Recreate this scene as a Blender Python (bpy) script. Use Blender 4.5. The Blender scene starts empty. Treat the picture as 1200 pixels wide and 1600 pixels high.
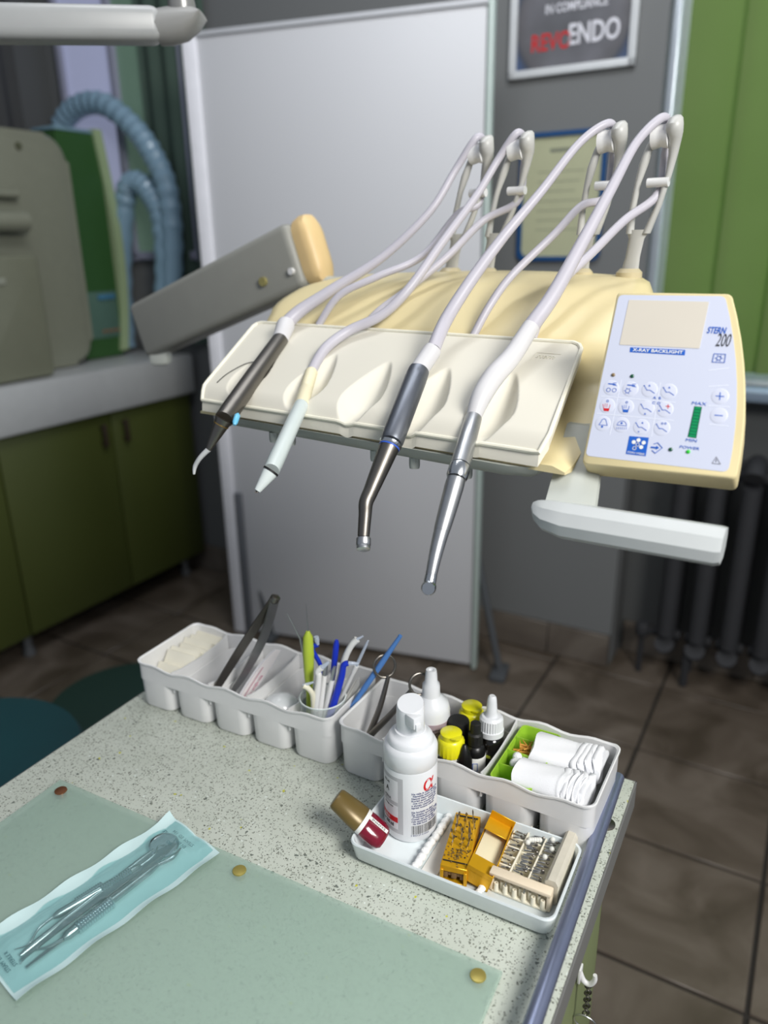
import bpy, bmesh, math, random
from mathutils import Vector as V, Matrix as Mx
random.seed(7)
PI = math.pi
C = bpy.context.scene.collection
sc = bpy.context.scene
# ------------------------------------------------------------------ camera
FPX, CZ = 1185.0, 1.35
nad = V((55, -3350, -FPX)).normalized(); up = -nad
fwd = V((0, 0, -1)); fh = (fwd - up * fwd.dot(up)).normalized(); rt = fh.cross(up)
CAM = Mx((rt, fh, up))                      # camera vector -> world vector
cam = bpy.data.cameras.new('camera'); co = bpy.data.objects.new('camera', cam); C.objects.link(co)
m4 = CAM.to_4x4(); m4.translation = V((0, 0, CZ)); co.matrix_world = m4
cam.sensor_fit = 'VERTICAL'; cam.sensor_height = 24; cam.sensor_width = 18; cam.lens = FPX / 1600 * 24
cam.clip_start = .01; cam.clip_end = 50
cam.dof.use_dof = True; cam.dof.focus_distance = .72; cam.dof.aperture_fstop = 2.3
sc.camera = co
# ------------------------------------------------------------------ world, light, exposure
w = bpy.data.worlds.new('world'); sc.world = w; w.use_nodes = True
w.node_tree.nodes['Background'].inputs[0].default_value = (.78, .86, 1, 1)
w.node_tree.nodes['Background'].inputs[1].default_value = .30
def area(name, loc, tgt, size, power, col=(1, 1, 1)):
    l = bpy.data.lights.new(name, 'AREA'); l.shape = 'RECTANGLE'; l.size, l.size_y = size; l.energy = power; l.color = col
    o = bpy.data.objects.new(name, l); C.objects.link(o); o.location = loc
    o.rotation_euler = (V(tgt) - V(loc)).to_track_quat('-Z', 'Y').to_euler(); return o
area('ceiling_lamp', (.85, -.50, 2.15), (.05, .68, .95), (.62, .62), 40, (1, .98, .94))
area('room_lamp', (.1, 1.2, 2.75), (-.1, 2.3, 1.6), (1.2, .5), 17, (.95, .97, 1))
sc.view_settings.view_transform = 'Standard'; sc.view_settings.look = 'None'
sc.view_settings.exposure = 0.0; sc.view_settings.gamma = 1; sc.view_settings.use_curve_mapping = False
# ------------------------------------------------------------------ projection helpers (pixel of the 1200x1600 photo -> point in the room)
def ray(x, y): return CAM @ V((x - 600, 800 - y, -FPX))
def atz(x, y, z): d = ray(x, y); return V((0, 0, CZ)) + d * ((z - CZ) / d.z)
def aty(x, y, Y): d = ray(x, y); return V((0, 0, CZ)) + d * (Y / d.y)
def atp(x, y, p, n): d = ray(x, y); o = V((0, 0, CZ)); return o + d * ((p - o).dot(n) / d.dot(n))
def frame(o, deg, ax=None):
    a = math.radians(deg); m = Mx.Rotation(a, 4, 'Z'); m.translation = V(o); return m
# ------------------------------------------------------------------ materials
def lin(c):
    c = c / 255; return c / 12.92 if c <= .04045 else ((c + .055) / 1.055) ** 2.4
def rgb(c): return (lin(c[0]), lin(c[1]), lin(c[2]), 1)
MATS = {}
def mat(name, col, rough=.5, metal=0, var=.06, scale=30, bump=0, bscale=200, coat=0, trans=0, alpha=1, sss=0, emit=0, stretch=None):
    if name in MATS: return MATS[name]
    m = bpy.data.materials.new(name); m.use_nodes = True; nt = m.node_tree; N = nt.nodes; L = nt.links
    b = N['Principled BSDF']; b.inputs['Roughness'].default_value = rough; b.inputs['Metallic'].default_value = metal
    b.inputs['Coat Weight'].default_value = coat; b.inputs['Transmission Weight'].default_value = trans; b.inputs['Alpha'].default_value = alpha
    if sss: b.inputs['Subsurface Weight'].default_value = sss; b.inputs['Subsurface Radius'].default_value = (.01, .01, .01); b.inputs['Subsurface Scale'].default_value = .5
    tc = N.new('ShaderNodeTexCoord'); mp = N.new('ShaderNodeMapping'); L.new(tc.outputs['Object'], mp.inputs[0])
    if stretch: mp.inputs['Scale'].default_value = stretch
    no = N.new('ShaderNodeTexNoise'); no.inputs['Scale'].default_value = scale; no.inputs['Detail'].default_value = 4
    L.new(mp.outputs[0], no.inputs['Vector'])
    mx = N.new('ShaderNodeMixRGB'); c = rgb(col)
    mx.inputs[1].default_value = tuple(max(0, v * (1 - var)) for v in c[:3]) + (1,)
    mx.inputs[2].default_value = tuple(min(1, v * (1 + var)) for v in c[:3]) + (1,)
    L.new(no.outputs[0], mx.inputs[0]); L.new(mx.outputs[0], b.inputs['Base Color'])
    if bump:
        n2 = N.new('ShaderNodeTexNoise'); n2.inputs['Scale'].default_value = bscale; L.new(mp.outputs[0], n2.inputs['Vector'])
        bp = N.new('ShaderNodeBump'); bp.inputs['Strength'].default_value = bump; bp.inputs['Distance'].default_value = .002
        L.new(n2.outputs[0], bp.inputs['Height']); L.new(bp.outputs[0], b.inputs['Normal'])
    if emit: b.inputs['Emission Color'].default_value = rgb(col); b.inputs['Emission Strength'].default_value = emit
    MATS[name] = m; return m
def clear(name, col, opacity, rough=.1, edge=.45):
    """thin clear film or glass: part see-through, part gloss and body colour"""
    m = bpy.data.materials.new(name); m.use_nodes = True; nt = m.node_tree; N = nt.nodes; L = nt.links
    b = N['Principled BSDF']; b.inputs['Base Color'].default_value = rgb(col); b.inputs['Roughness'].default_value = rough
    t = N.new('ShaderNodeBsdfTransparent'); t.inputs[0].default_value = tuple(min(1, .68 + .32 * v) for v in rgb(col)[:3]) + (1,)
    mx = N.new('ShaderNodeMixShader'); L.new(t.outputs[0], mx.inputs[1]); L.new(b.outputs[0], mx.inputs[2])
    fr = N.new('ShaderNodeLayerWeight'); fr.inputs[0].default_value = .35
    mr = N.new('ShaderNodeMapRange'); mr.inputs['To Min'].default_value = opacity; mr.inputs['To Max'].default_value = min(1, opacity + edge)
    L.new(fr.outputs['Facing'], mr.inputs['Value']); L.new(mr.outputs[0], mx.inputs[0])
    L.new(mx.outputs[0], N['Material Output'].inputs[0]); MATS[name] = m; return m
def terrazzo():
    m = bpy.data.materials.new('terrazzo'); m.use_nodes = True; nt = m.node_tree; N = nt.nodes; L = nt.links
    b = N['Principled BSDF']; b.inputs['Roughness'].default_value = .38
    tc = N.new('ShaderNodeTexCoord'); cur = None
    no = N.new('ShaderNodeTexNoise'); no.inputs['Scale'].default_value = 25; L.new(tc.outputs['Object'], no.inputs[0])
    mx = N.new('ShaderNodeMixRGB'); mx.inputs[1].default_value = rgb((184, 190, 178)); mx.inputs[2].default_value = rgb((202, 207, 196)); L.new(no.outputs[0], mx.inputs[0]); cur = mx.outputs[0]
    for sc_, size, keep, col in ((290, .30, .35, (130, 134, 122)), (440, .36, .30, (150, 155, 145)), (340, .22, .2, (45, 45, 38)), (520, .28, .28, (75, 75, 65)), (180, .2, .12, (215, 222, 215)), (150, .22, .03, (190, 190, 60)), (130, .2, .12, (105, 112, 104))):
        v = N.new('ShaderNodeTexVoronoi'); v.inputs['Scale'].default_value = sc_
        mpn = N.new('ShaderNodeMapping'); mpn.inputs['Location'].default_value = (sc_ * .013, sc_ * .007, 0); mpn.inputs['Scale'].default_value = (1, 1, 1)
        wn = N.new('ShaderNodeTexNoise'); wn.inputs['Scale'].default_value = 300; L.new(tc.outputs['Object'], wn.inputs[0])
        va = N.new('ShaderNodeVectorMath'); va.operation = 'MULTIPLY_ADD'; va.inputs[1].default_value = (.004, .004, .004)
        L.new(wn.outputs['Color'], va.inputs[0]); L.new(tc.outputs['Object'], va.inputs[2]); L.new(va.outputs[0], mpn.inputs[0]); L.new(mpn.outputs[0], v.inputs['Vector'])
        a = N.new('ShaderNodeMath'); a.operation = 'LESS_THAN'; a.inputs[1].default_value = size; L.new(v.outputs['Distance'], a.inputs[0])
        s = N.new('ShaderNodeSeparateColor'); L.new(v.outputs['Color'], s.inputs[0])
        k = N.new('ShaderNodeMath'); k.operation = 'LESS_THAN'; k.inputs[1].default_value = keep; L.new(s.outputs[0], k.inputs[0])
        mu = N.new('ShaderNodeMath'); mu.operation = 'MULTIPLY'; L.new(a.outputs[0], mu.inputs[0]); L.new(k.outputs[0], mu.inputs[1])
        x = N.new('ShaderNodeMixRGB'); L.new(mu.outputs[0], x.inputs[0]); L.new(cur, x.inputs[1]); x.inputs[2].default_value = rgb(col); cur = x.outputs[0]
    L.new(cur, b.inputs['Base Color']); return m
def marble(name, c1, c2, c3, rough=.35):
    m = bpy.data.materials.new(name); m.use_nodes = True; nt = m.node_tree; N = nt.nodes; L = nt.links
    b = N['Principled BSDF']; b.inputs['Roughness'].default_value = rough
    ge = N.new('ShaderNodeNewGeometry'); no = N.new('ShaderNodeTexNoise'); no.inputs['Scale'].default_value = 4.5; no.inputs['Detail'].default_value = 5; no.inputs['Distortion'].default_value = 1.2
    L.new(ge.outputs['Position'], no.inputs['Vector']); r = N.new('ShaderNodeValToRGB'); L.new(no.outputs[0], r.inputs[0])
    r.color_ramp.elements[0].position = .3; r.color_ramp.elements[0].color = rgb(c1); r.color_ramp.elements[1].position = .7; r.color_ramp.elements[1].color = rgb(c3)
    e = r.color_ramp.elements.new(.5); e.color = rgb(c2); L.new(r.outputs[0], b.inputs['Base Color']); return m
TERR = terrazzo()
white = mat('white_plastic', (226, 226, 226), .32, coat=.2)
whitem = mat('white_matt', (225, 224, 219), .7)
bottle = mat('bottle_white', (228, 230, 233), .3, coat=.2)
dishm = mat('dish_white', (222, 230, 232), .25, coat=.3)
cream = mat('mat_silicone', (221, 217, 203), .55, var=.03, scale=12)
shell = mat('shell_cream', (224, 209, 162), .38, var=.04, scale=8)
greyp = mat('grey_plastic', (178, 182, 176), .4)
hosem = mat('hose_grey', (186, 183, 192), .42)
hosew = mat('hose_boot', (205, 204, 206), .45)
steel = mat('steel', (196, 198, 200), .36, 1, .1, 120, stretch=(1, 1, 1))
dsteel = mat('dark_steel', (124, 120, 114), .38, 1, .1, 60)
tsteel = mat('tool_steel', (180, 180, 180), .30, 1, .12, 90)
motor = mat('motor_metal', (128, 132, 140), .42, 1, .06, 60)
chrome = mat('chrome', (212, 215, 217), .22, 1)
black = mat('black_plastic', (14, 14, 15), .35)
blackr = mat('black_rubber', (20, 20, 20), .6)
blue = mat('print_blue', (22, 92, 190), .5, var=.02)
navy = mat('print_navy', (60, 70, 120), .5, var=.02)
red = mat('print_red', (205, 25, 35), .5, var=.02)
inkb = mat('ink_black', (22, 22, 24), .5)
pgrey = mat('print_grey', (188, 189, 192), .5)
faced = mat('faceplate_white', (203, 208, 226), .4, var=.01)
screen = mat('xray_screen', (212, 205, 192), .35, var=.02)
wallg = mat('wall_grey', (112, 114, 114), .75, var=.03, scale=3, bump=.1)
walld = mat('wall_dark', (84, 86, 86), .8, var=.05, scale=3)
panelm = mat('panel_white', (200, 201, 204), .5, var=.02, scale=2)
trimw = mat('trim_white', (235, 235, 240), .35)
# ------------------------------------------------------------------ object helpers
def world_of(o):
    m = o.matrix_basis.copy(); p = o.parent
    while p: m = p.matrix_basis @ m; p = p.parent
    return m
def obj(name, bm, m, parent=None, world=False, smooth=40, label=None):
    bmesh.ops.remove_doubles(bm, verts=bm.verts, dist=1e-7)
    bmesh.ops.recalc_face_normals(bm, faces=bm.faces)
    me = bpy.data.meshes.new(name)
    if world and parent is not None: bm.transform(world_of(parent).inverted())
    bm.to_mesh(me); bm.free()
    if smooth: me.shade_smooth(); me.set_sharp_from_angle(angle=math.radians(smooth))
    for mm in (m if isinstance(m, (list, tuple)) else [m]): me.materials.append(mm)
    o = bpy.data.objects.new(name, me); C.objects.link(o)
    if parent is not None: o.parent = parent
    if label: o['label'] = label
    return o
def thing(name, label, cat, loc=(0, 0, 0), rz=0, group=None, M=None):
    o = bpy.data.objects.new(name, None); C.objects.link(o); o.empty_display_size = .02
    if M is not None: o.matrix_basis = M
    else: o.location = loc; o.rotation_euler = (0, 0, rz)
    o['label'] = label; o['category'] = cat
    if group: o['group'] = group
    return o
def tag(o, label, cat, group=None):
    o['label'] = label; o['category'] = cat
    if group: o['group'] = group
    return o
def struct(name, bm, m, parent=None, smooth=40):
    o = obj(name, bm, m, parent, smooth=smooth)
    if parent is None: o['kind'] = 'structure'
    return o
def B(): return bmesh.new()
def loft(bm, loops, capa=True, capb=True, closed=True, mi=0):
    rows = [[bm.verts.new(p) for p in lp] for lp in loops]
    for r0, r1 in zip(rows, rows[1:]):
        n = len(r0)
        for i in range(n if closed else n - 1):
            j = (i + 1) % n
            try: bm.faces.new((r0[i], r0[j], r1[j], r1[i])).material_index = mi
            except ValueError: pass
    if capa and closed: bm.faces.new(rows[0][::-1]).material_index = mi
    if capb and closed: bm.faces.new(rows[-1]).material_index = mi
    return rows
def xf(bm, n0, M):
    if M is not None: bmesh.ops.transform(bm, matrix=M, verts=list(bm.verts)[n0:])
def box(bm, c, s, bev=0, M=None, seg=2):
    t = bmesh.new(); bmesh.ops.create_cube(t, size=1)
    for v in t.verts: v.co = V((v.co.x * s[0], v.co.y * s[1], v.co.z * s[2]))
    if bev: bmesh.ops.bevel(t, geom=list(t.edges), offset=bev, segments=seg, affect='EDGES', profile=.5)
    for v in t.verts: v.co += V(c)
    if M is not None: t.transform(M)
    me = bpy.data.meshes.new('t'); t.to_mesh(me); t.free(); bm.from_mesh(me); bpy.data.meshes.remove(me)
def rot_to(d):
    return V((0, 0, 1)).rotation_difference(V(d).normalized()).to_matrix().to_4x4()
def lathe(bm, prof, seg=32, M=None, mi=0, rib=None):
    """prof: (r,z) from bottom to top, closed with caps"""
    loops = []
    for k, (r, z) in enumerate(prof):
        lp = []
        for i in range(seg):
            a = 2 * PI * i / seg; rr = max(r, 1e-5)
            if rib and rib[0] <= k <= rib[1]: rr *= (1 if i % 2 else 1 - rib[2])
            p = V((rr * math.cos(a), rr * math.sin(a), z)); lp.append(M @ p if M is not None else p)
        loops.append(lp)
    loft(bm, loops, mi=mi)
def rod(bm, p0, p1, prof, seg=20, mi=0, rib=None):
    """lathe along p0->p1; prof as (r, t) with t in 0..1"""
    p0 = V(p0); p1 = V(p1); L = (p1 - p0).length; M = Mx.Translation(p0) @ rot_to(p1 - p0)
    lathe(bm, [(r, t * L) for r, t in prof], seg, M, mi, rib)
def cat_rom(P, n):
    out = []
    for i in range(len(P) - 1):
        p0 = P[max(i - 1, 0)]; p1 = P[i]; p2 = P[i + 1]; p3 = P[min(i + 2, len(P) - 1)]
        for k in range(n):
            t = k / n; out.append(.5 * ((2 * p1) + (p2 - p0) * t + (2 * p0 - 5 * p1 + 4 * p2 - p3) * t * t + (3 * p1 - p0 - 3 * p2 + p3) * t ** 3))
    out.append(P[-1]); return out
def tube(bm, pts, rad, seg=12, n=6, rx=None, caps=True, mi=0, wob=None):
    """smooth tube; rad number or list per control point"""
    P = [V(p) for p in pts]; Rl = list(rad) if isinstance(rad, (list, tuple)) else [rad]
    R = (Rl + [Rl[-1]] * len(P))[:len(P)]
    Q = cat_rom(P, n) if n > 1 else P
    if n > 1:
        RR = []
        for i in range(len(R) - 1):
            for k in range(n): RR.append(R[i] + (R[i + 1] - R[i]) * k / n)
        RR.append(R[-1])
    else: RR = list(R)
    if wob: RR = [r * (1 + wob[0] * (i % 2)) for i, r in enumerate(RR)]
    loops = []; nrm = None
    for i, p in enumerate(Q):
        t = (Q[min(i + 1, len(Q) - 1)] - Q[max(i - 1, 0)])
        if t.length < 1e-9: t = V((0, 0, 1))
        t.normalize()
        if nrm is None: nrm = t.orthogonal().normalized()
        nrm = (nrm - t * nrm.dot(t)).normalized(); b = t.cross(nrm)
        loops.append([p + (nrm * math.cos(2 * PI * k / seg) + b * math.sin(2 * PI * k / seg)) * RR[i] for k in range(seg)])
    loft(bm, loops, caps, caps, mi=mi)
def rrect(w, d, r, n=6, per=1, cx=None, cy=None):
    """rounded rectangle from (0,0) to (w,d); per = points along each straight side"""
    out = []
    cs = [((w - r, r), -90), ((w - r, d - r), 0), ((r, d - r), 90), ((r, r), 180)]
    prev = None; pts = []
    for (cx_, cy_), a0 in cs:
        arc = [(cx_ + r * math.cos(math.radians(a0 + 90 * k / n)), cy_ + r * math.sin(math.radians(a0 + 90 * k / n))) for k in range(n + 1)]
        pts.append(arc)
    for i, arc in enumerate(pts):
        out += arc; nx = pts[(i + 1) % 4][0]; la = arc[-1]
        for k in range(1, per): out.append((la[0] + (nx[0] - la[0]) * k / per, la[1] + (nx[1] - la[1]) * k / per))
    return out
def prism(bm, poly, z0, z1, M=None, bev=0, seg=2):
    t = bmesh.new(); a = [t.verts.new((x, y, z0)) for x, y in poly]; b = [t.verts.new((x, y, z1)) for x, y in poly]
    t.faces.new(a[::-1]); f = t.faces.new(b)
    n = len(poly)
    for i in range(n): t.faces.new((a[i], a[(i + 1) % n], b[(i + 1) % n], b[i]))
    if bev: bmesh.ops.bevel(t, geom=list(f.edges), offset=bev, segments=seg, affect='EDGES', profile=.5)
    if M is not None: t.transform(M)
    me = bpy.data.meshes.new('t'); t.to_mesh(me); t.free(); bm.from_mesh(me); bpy.data.meshes.remove(me)
def textmesh(bm, s, size, M, shear=0, ext=.0001, align='CENTER', sx=1, bold=0):
    cu = bpy.data.curves.new('t', 'FONT'); cu.body = s; cu.size = size; cu.shear = shear; cu.extrude = ext; cu.align_x = align; cu.align_y = 'CENTER'; cu.offset = bold; cu.resolution_u = 3
    o = bpy.data.objects.new('t', cu); C.objects.link(o); dg = bpy.context.evaluated_depsgraph_get(); dg.update()
    me = bpy.data.meshes.new_from_object(o.evaluated_get(dg)); me.transform(M @ Mx.Diagonal((sx, 1, 1, 1))); bm.from_mesh(me)
    bpy.data.meshes.remove(me); bpy.data.objects.remove(o); bpy.data.curves.remove(cu)
def stroke(bm, pts, wd, M, closed=False, z=0, th=.0001):
    P = [V((x, y, 0)) for x, y in pts]
    segs = list(zip(P, P[1:])) + ([(P[-1], P[0])] if closed else [])
    for a, b in segs:
        d = (b - a); L = d.length
        if L < 1e-7: continue
        d.normalize(); n = V((-d.y, d.x, 0)) * wd / 2; e = d * wd * .35
        prism(bm, [(q.x, q.y) for q in (a - n - e, b - n + e, b + n + e, a + n - e)], z, z + th, M)
def circ(cx, cy, r, n=20, a0=0, a1=360):
    return [(cx + r * math.cos(math.radians(a0 + (a1 - a0) * k / n)), cy + r * math.sin(math.radians(a0 + (a1 - a0) * k / n))) for k in range(n + (0 if a1 - a0 == 360 else 1))]
# ================================================================== THE ROOM
# room frame R: x runs along the back wall to the right, y away towards it
R = frame((0, 0, 0), -30)
def rp(a, b, z=0): return R @ V((a, b, z))
BW, LW, NB = 2.30, -2.82, 2.44
bm = B(); box(bm, (-.6, 1.0, -.026), (5.2, 4.0, .04), M=R); floor = struct('floor', bm, mat('grout', (44, 40, 35), .8))
tmat = marble('floor_tile', (76, 67, 56), (98, 88, 77), (118, 108, 97))
bm = B(); box(bm, (0, 0, 0), (.341, .341, .010), .0015, seg=1); t0 = None; me_t = None
for i in range(-9, 5):
    for j in range(-3, 4):
        a = .063 + .175 + i * .35; b = 1.197 + .175 + j * .35
        bb = min(b, 9)
        if t0 is None: t0 = obj('tile', bm, tmat, floor); t = t0
        else: t = t0.copy(); C.objects.link(t)
        t.location = rp(a, b, -.0045); t.rotation_euler = (0, 0, math.radians(-30) + (0 if (i + j) % 2 else 0)); t.parent = floor
# walls
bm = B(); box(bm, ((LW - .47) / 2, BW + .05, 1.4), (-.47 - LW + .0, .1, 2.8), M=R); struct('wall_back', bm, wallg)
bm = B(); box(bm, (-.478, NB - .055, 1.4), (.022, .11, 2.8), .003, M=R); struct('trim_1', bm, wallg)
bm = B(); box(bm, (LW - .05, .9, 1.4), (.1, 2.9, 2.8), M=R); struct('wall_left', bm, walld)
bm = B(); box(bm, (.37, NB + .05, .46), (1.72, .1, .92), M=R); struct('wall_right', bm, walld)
bm = B(); box(bm, (.37, NB - .03, .93), (1.66, .16, .03), .006, M=R); struct('trim_2', bm, mat('sill', (120, 135, 150), .4))
bm = B(); box(bm, ((LW - .47) / 2, BW - .003, .058), (-.47 - LW, .006, .116), M=R); bb_ = struct('baseboard_back', bm, mat('grout2', (70, 66, 60), .8))
bt = marble('baseboard_tile', (92, 84, 76), (108, 100, 91), (120, 113, 104))
bm = B(); box(bm, (0, 0, 0), (.203, .008, .112), .0015, seg=1); q0 = None
for i in range(11):
    if q0 is None: q0 = obj('tile', bm, bt, bb_); q = q0
    else: q = q0.copy(); C.objects.link(q)
    q.location = rp(-.575 - i * .207, BW - .009, .059); q.rotation_euler = (0, 0, math.radians(-30)); q.parent = bb_
bm = B(); box(bm, (.37, NB - .003, .058), (1.66, .006, .116), M=R); bb2 = struct('baseboard_right', bm, MATS['grout2'])
for i in range(8):
    q = q0.copy(); C.objects.link(q); q.location = rp(-.35 + i * .207, NB - .009, .059); q.parent = bb2
# window behind the green blinds
bm = B()
for a_, w_ in ((-.445, .05), (.4, .05), (1.18, .05)): box(bm, (a_, NB + .02, 1.85), (w_, .05, 1.8), .006, M=R)
box(bm, (.37, NB + .02, .97), (1.66, .05, .05), .006, M=R); box(bm, (.37, NB + .02, 2.73), (1.66, .05, .05), .006, M=R)
wn = struct('window_1', bm, trimw)
bm = B(); box(bm, (-.022, NB + .02, 1.85), (.79, .008, 1.7), M=R); obj('pane', bm, mat('day_pane', (225, 238, 255), .2, emit=3), wn)
bm = B(); box(bm, (.79, NB + .02, 1.85), (.73, .008, 1.7), M=R); obj('pane', bm, MATS['day_pane'], wn)
# chrome edge strip at the corner of the window niche
bm = B(); box(bm, (-.452, NB - .12, 1.75), (.022, .022, 2.1), .005, M=R); struct('trim_3', bm, mat('alu', (190, 198, 205), .3, .6))
# ---- green vertical blinds
bl = thing('vertical_blind', 'wide bright green vertical blind hanging in the window above the radiator', 'blind', rp(-.4, NB - .07, .97), math.radians(-30))
def blindmat():
    m = bpy.data.materials.new('blind_green'); m.use_nodes = True; nt = m.node_tree; N = nt.nodes; L = nt.links
    d = N.new('ShaderNodeBsdfDiffuse'); t = N.new('ShaderNodeBsdfTranslucent'); mx = N.new('ShaderNodeMixShader'); mx.inputs[0].default_value = .4
    tc = N.new('ShaderNodeTexCoord'); no = N.new('ShaderNodeTexNoise'); no.inputs['Scale'].default_value = 3
    L.new(tc.outputs['Object'], no.inputs[0]); c = N.new('ShaderNodeMixRGB'); c.inputs[1].default_value = rgb((118, 142, 84)); c.inputs[2].default_value = rgb((134, 156, 100)); L.new(no.outputs[0], c.inputs[0])
    L.new(c.outputs[0], d.inputs[0]); L.new(c.outputs[0], t.inputs[0]); L.new(d.outputs[0], mx.inputs[1]); L.new(t.outputs[0], mx.inputs[2]); L.new(mx.outputs[0], N['Material Output'].inputs[0]); return m
bgm = blindmat()
for i in range(11):
    bm = B(); M = Mx.Translation((.045 + i * .135, 0, 0)) @ Mx.Rotation(math.radians(9 + 5 * math.sin(i * 2.1)), 4, 'Z')
    lp = []
    for z in (0.02, 1.68):
        lp.append([M @ V((x, .006 * math.sin(x / .145 * PI + PI / 2) + s * .0006, z)) for s, xs in ((-1, [-.0725 + .0145 * k for k in range(11)]), (1, [.0725 - .0145 * k for k in range(11)])) for x in xs])
    loft(bm, lp); obj('slat', bm, bgm, bl)
bm = B(); box(bm, (.7, 0, 1.70), (1.5, .04, .035), .004); obj('head_rail', bm, trimw, bl)
# ---- radiator
rad = thing('radiator', 'dark cast iron column radiator below the green blind', 'radiator', rp(-.33, NB - .10, .0), math.radians(-30))
radm = mat('radiator_dark', (44, 45, 48), .75, var=.1)
for i in range(10):
    bm = B(); x = .03 + i * .092
    for y in (-.05, .0, .05): tube(bm, [(x, y, .17), (x, y, .68)], .027, 10, 1)
    for z in (.14, .71): tube(bm, [(x, -.06, z), (x, -.03, z + (.02 if z > .4 else -.02)), (x, .03, z + (.02 if z > .4 else -.02)), (x, .06, z)], .030, 10, 3)
    tube(bm, [(x - .04, 0, .15), (x + .04, 0, .15)], .018, 10, 1); tube(bm, [(x - .04, 0, .70), (x + .04, 0, .70)], .018, 10, 1)
    obj('column', bm, radm, rad)
bm = B(); tube(bm, [(-.045, -.02, .15), (.0, -.0, .15)], .014, 10, 1); tube(bm, [(-.045, -.02, .15), (-.045, -.02, .0)], .009, 10, 1); lathe(bm, [(.02, 0), (.024, .01), (.024, .035), (.018, .045)], 12, Mx.Translation((-.045, -.02, .135))); obj('inlet_valve', bm, radm, rad)
for x in (.1, .88):
    for y in (-.05, .05): bm = B(); tube(bm, [(x, y, .005), (x, y, .14)], .012, 8, 1); obj('foot', bm, radm, rad)
# ---- poster and certificate on the back wall
def wallpt(px, py, off=.0):
    p = atp(px, py, rp(0, BW - off), (R.to_3x3() @ V((0, 1, 0)))); return R.inverted() @ p
p0 = wallpt(797, 124); p1 = wallpt(993, 106)
pw, px0, pz0 = p1.x - p0.x, p0.x, (p0.z + p1.z) / 2
po = thing('framed_poster', 'framed poster with red and white ENDO lettering on the grey wall', 'poster', rp(px0, BW - .002, pz0), math.radians(-30)); ph = .52
bm = B()
for c_, s_ in (((pw / 2, -.008, .010), (pw, .016, .020)), ((pw / 2, -.008, ph - .01), (pw, .016, .020)), ((.01, -.008, ph / 2), (.02, .016, ph)), ((pw - .01, -.008, ph / 2), (.02, .016, ph))): box(bm, c_, s_, .003)
obj('frame', bm, mat('frame_white', (205, 208, 210), .4), po)
def postermat():
    m = bpy.data.materials.new('poster_print'); m.use_nodes = True; nt = m.node_tree; N = nt.nodes; L = nt.links; b = N['Principled BSDF']; b.inputs['Roughness'].default_value = .3
    tc = N.new('ShaderNodeTexCoord'); v = N.new('ShaderNodeVectorMath'); v.operation = 'DISTANCE'; v.inputs[1].default_value = (pw / 2, -.003, .13); L.new(tc.outputs['Object'], v.inputs[0])
    r = N.new('ShaderNodeValToRGB'); L.new(v.outputs['Value'], r.inputs[0]); e = r.color_ramp.elements
    e[0].position = 0; e[0].color = rgb((82, 84, 92)); e[1].position = .175; e[1].color = rgb((20, 70, 125))
    q = e.new(.12); q.color = rgb((96, 96, 104)); q = e.new(.15); q.color = rgb((80, 78, 84)); q = e.new(.158); q.color = rgb((24, 38, 62))
    no = N.new('ShaderNodeTexNoise'); no.inputs['Scale'].default_value = 14; L.new(tc.outputs['Object'], no.inputs[0])
    mx = N.new('ShaderNodeMixRGB'); mx.blend_type = 'MULTIPLY'; mx.inputs[0].default_value = .75; L.new(r.outputs[0], mx.inputs[1]); L.new(no.outputs[0], mx.inputs[2])
    g = N.new('ShaderNodeBrightContrast'); g.inputs[1].default_value = .06; L.new(mx.outputs[0], g.inputs[0]); L.new(g.outputs[0], b.inputs['Base Color']); return m
bm = B(); box(bm, (pw / 2, -.003, ph / 2), (pw - .036, .003, ph - .036)); obj('print', bm, postermat(), po)
XW = Mx.Rotation(PI / 2, 4, 'X')
bm = B(); textmesh(bm, 'REVO', .058, Mx.Translation((pw * .335, -.0055, .080)) @ XW, sx=.78, bold=.0012); obj('printed_text', bm, mat('poster_red', (190, 35, 38), .5), po, label='red poster lettering')
bm = B(); textmesh(bm, 'ENDO', .068, Mx.Translation((pw * .67, -.0055, .090)) @ XW, sx=.72, bold=.0016); textmesh(bm, 'IN COMPLIANCE', .03, Mx.Translation((pw * .52, -.0055, .158)) @ XW, sx=.75, bold=.0006); obj('printed_text', bm, mat('poster_white', (215, 215, 222), .5), po, label='white poster lettering')
a0 = wallpt(817, 203); a1 = wallpt(938, 400); cw, ch = a1.x - a0.x, a0.z - a1.z
ce = thing('framed_certificate', 'cream certificate in a blue frame with rounded corners below the poster', 'certificate', rp(a0.x, BW - .002, a1.z - .012), math.radians(-30))
MW = XW.copy()
bm = B(); ro = rrect(cw, ch, .022, 5); ri = [(cw / 2 + (x - cw / 2) * .90, ch / 2 + (y - ch / 2) * .93) for x, y in ro]
loft(bm, [[MW @ V((x, y, 0)) for x, y in ro], [MW @ V((x, y, .012)) for x, y in ro], [MW @ V((x, y, .012)) for x, y in ri], [MW @ V((x, y, .003)) for x, y in ri]], True, False); obj('frame', bm, mat('frame_blue', (20, 70, 120), .4), ce)
bm = B(); prism(bm, ri, .001, .004, MW); obj('sheet', bm, mat('certificate_paper', (176, 178, 146), .6), ce)
bm = B(); stroke(bm, [(cw * .36, ch * .86), (cw * .62, ch * .86)], .010, MW, z=.0042)
for k in range(7): stroke(bm, [(cw * .22, ch * (.70 - k * .075)), (cw * (.76 - .05 * (k % 3)), ch * (.70 - k * .075))], .002, MW, z=.0042)
obj('printed_text', bm, mat('cert_ink', (120, 124, 108), .6), ce)
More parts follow.
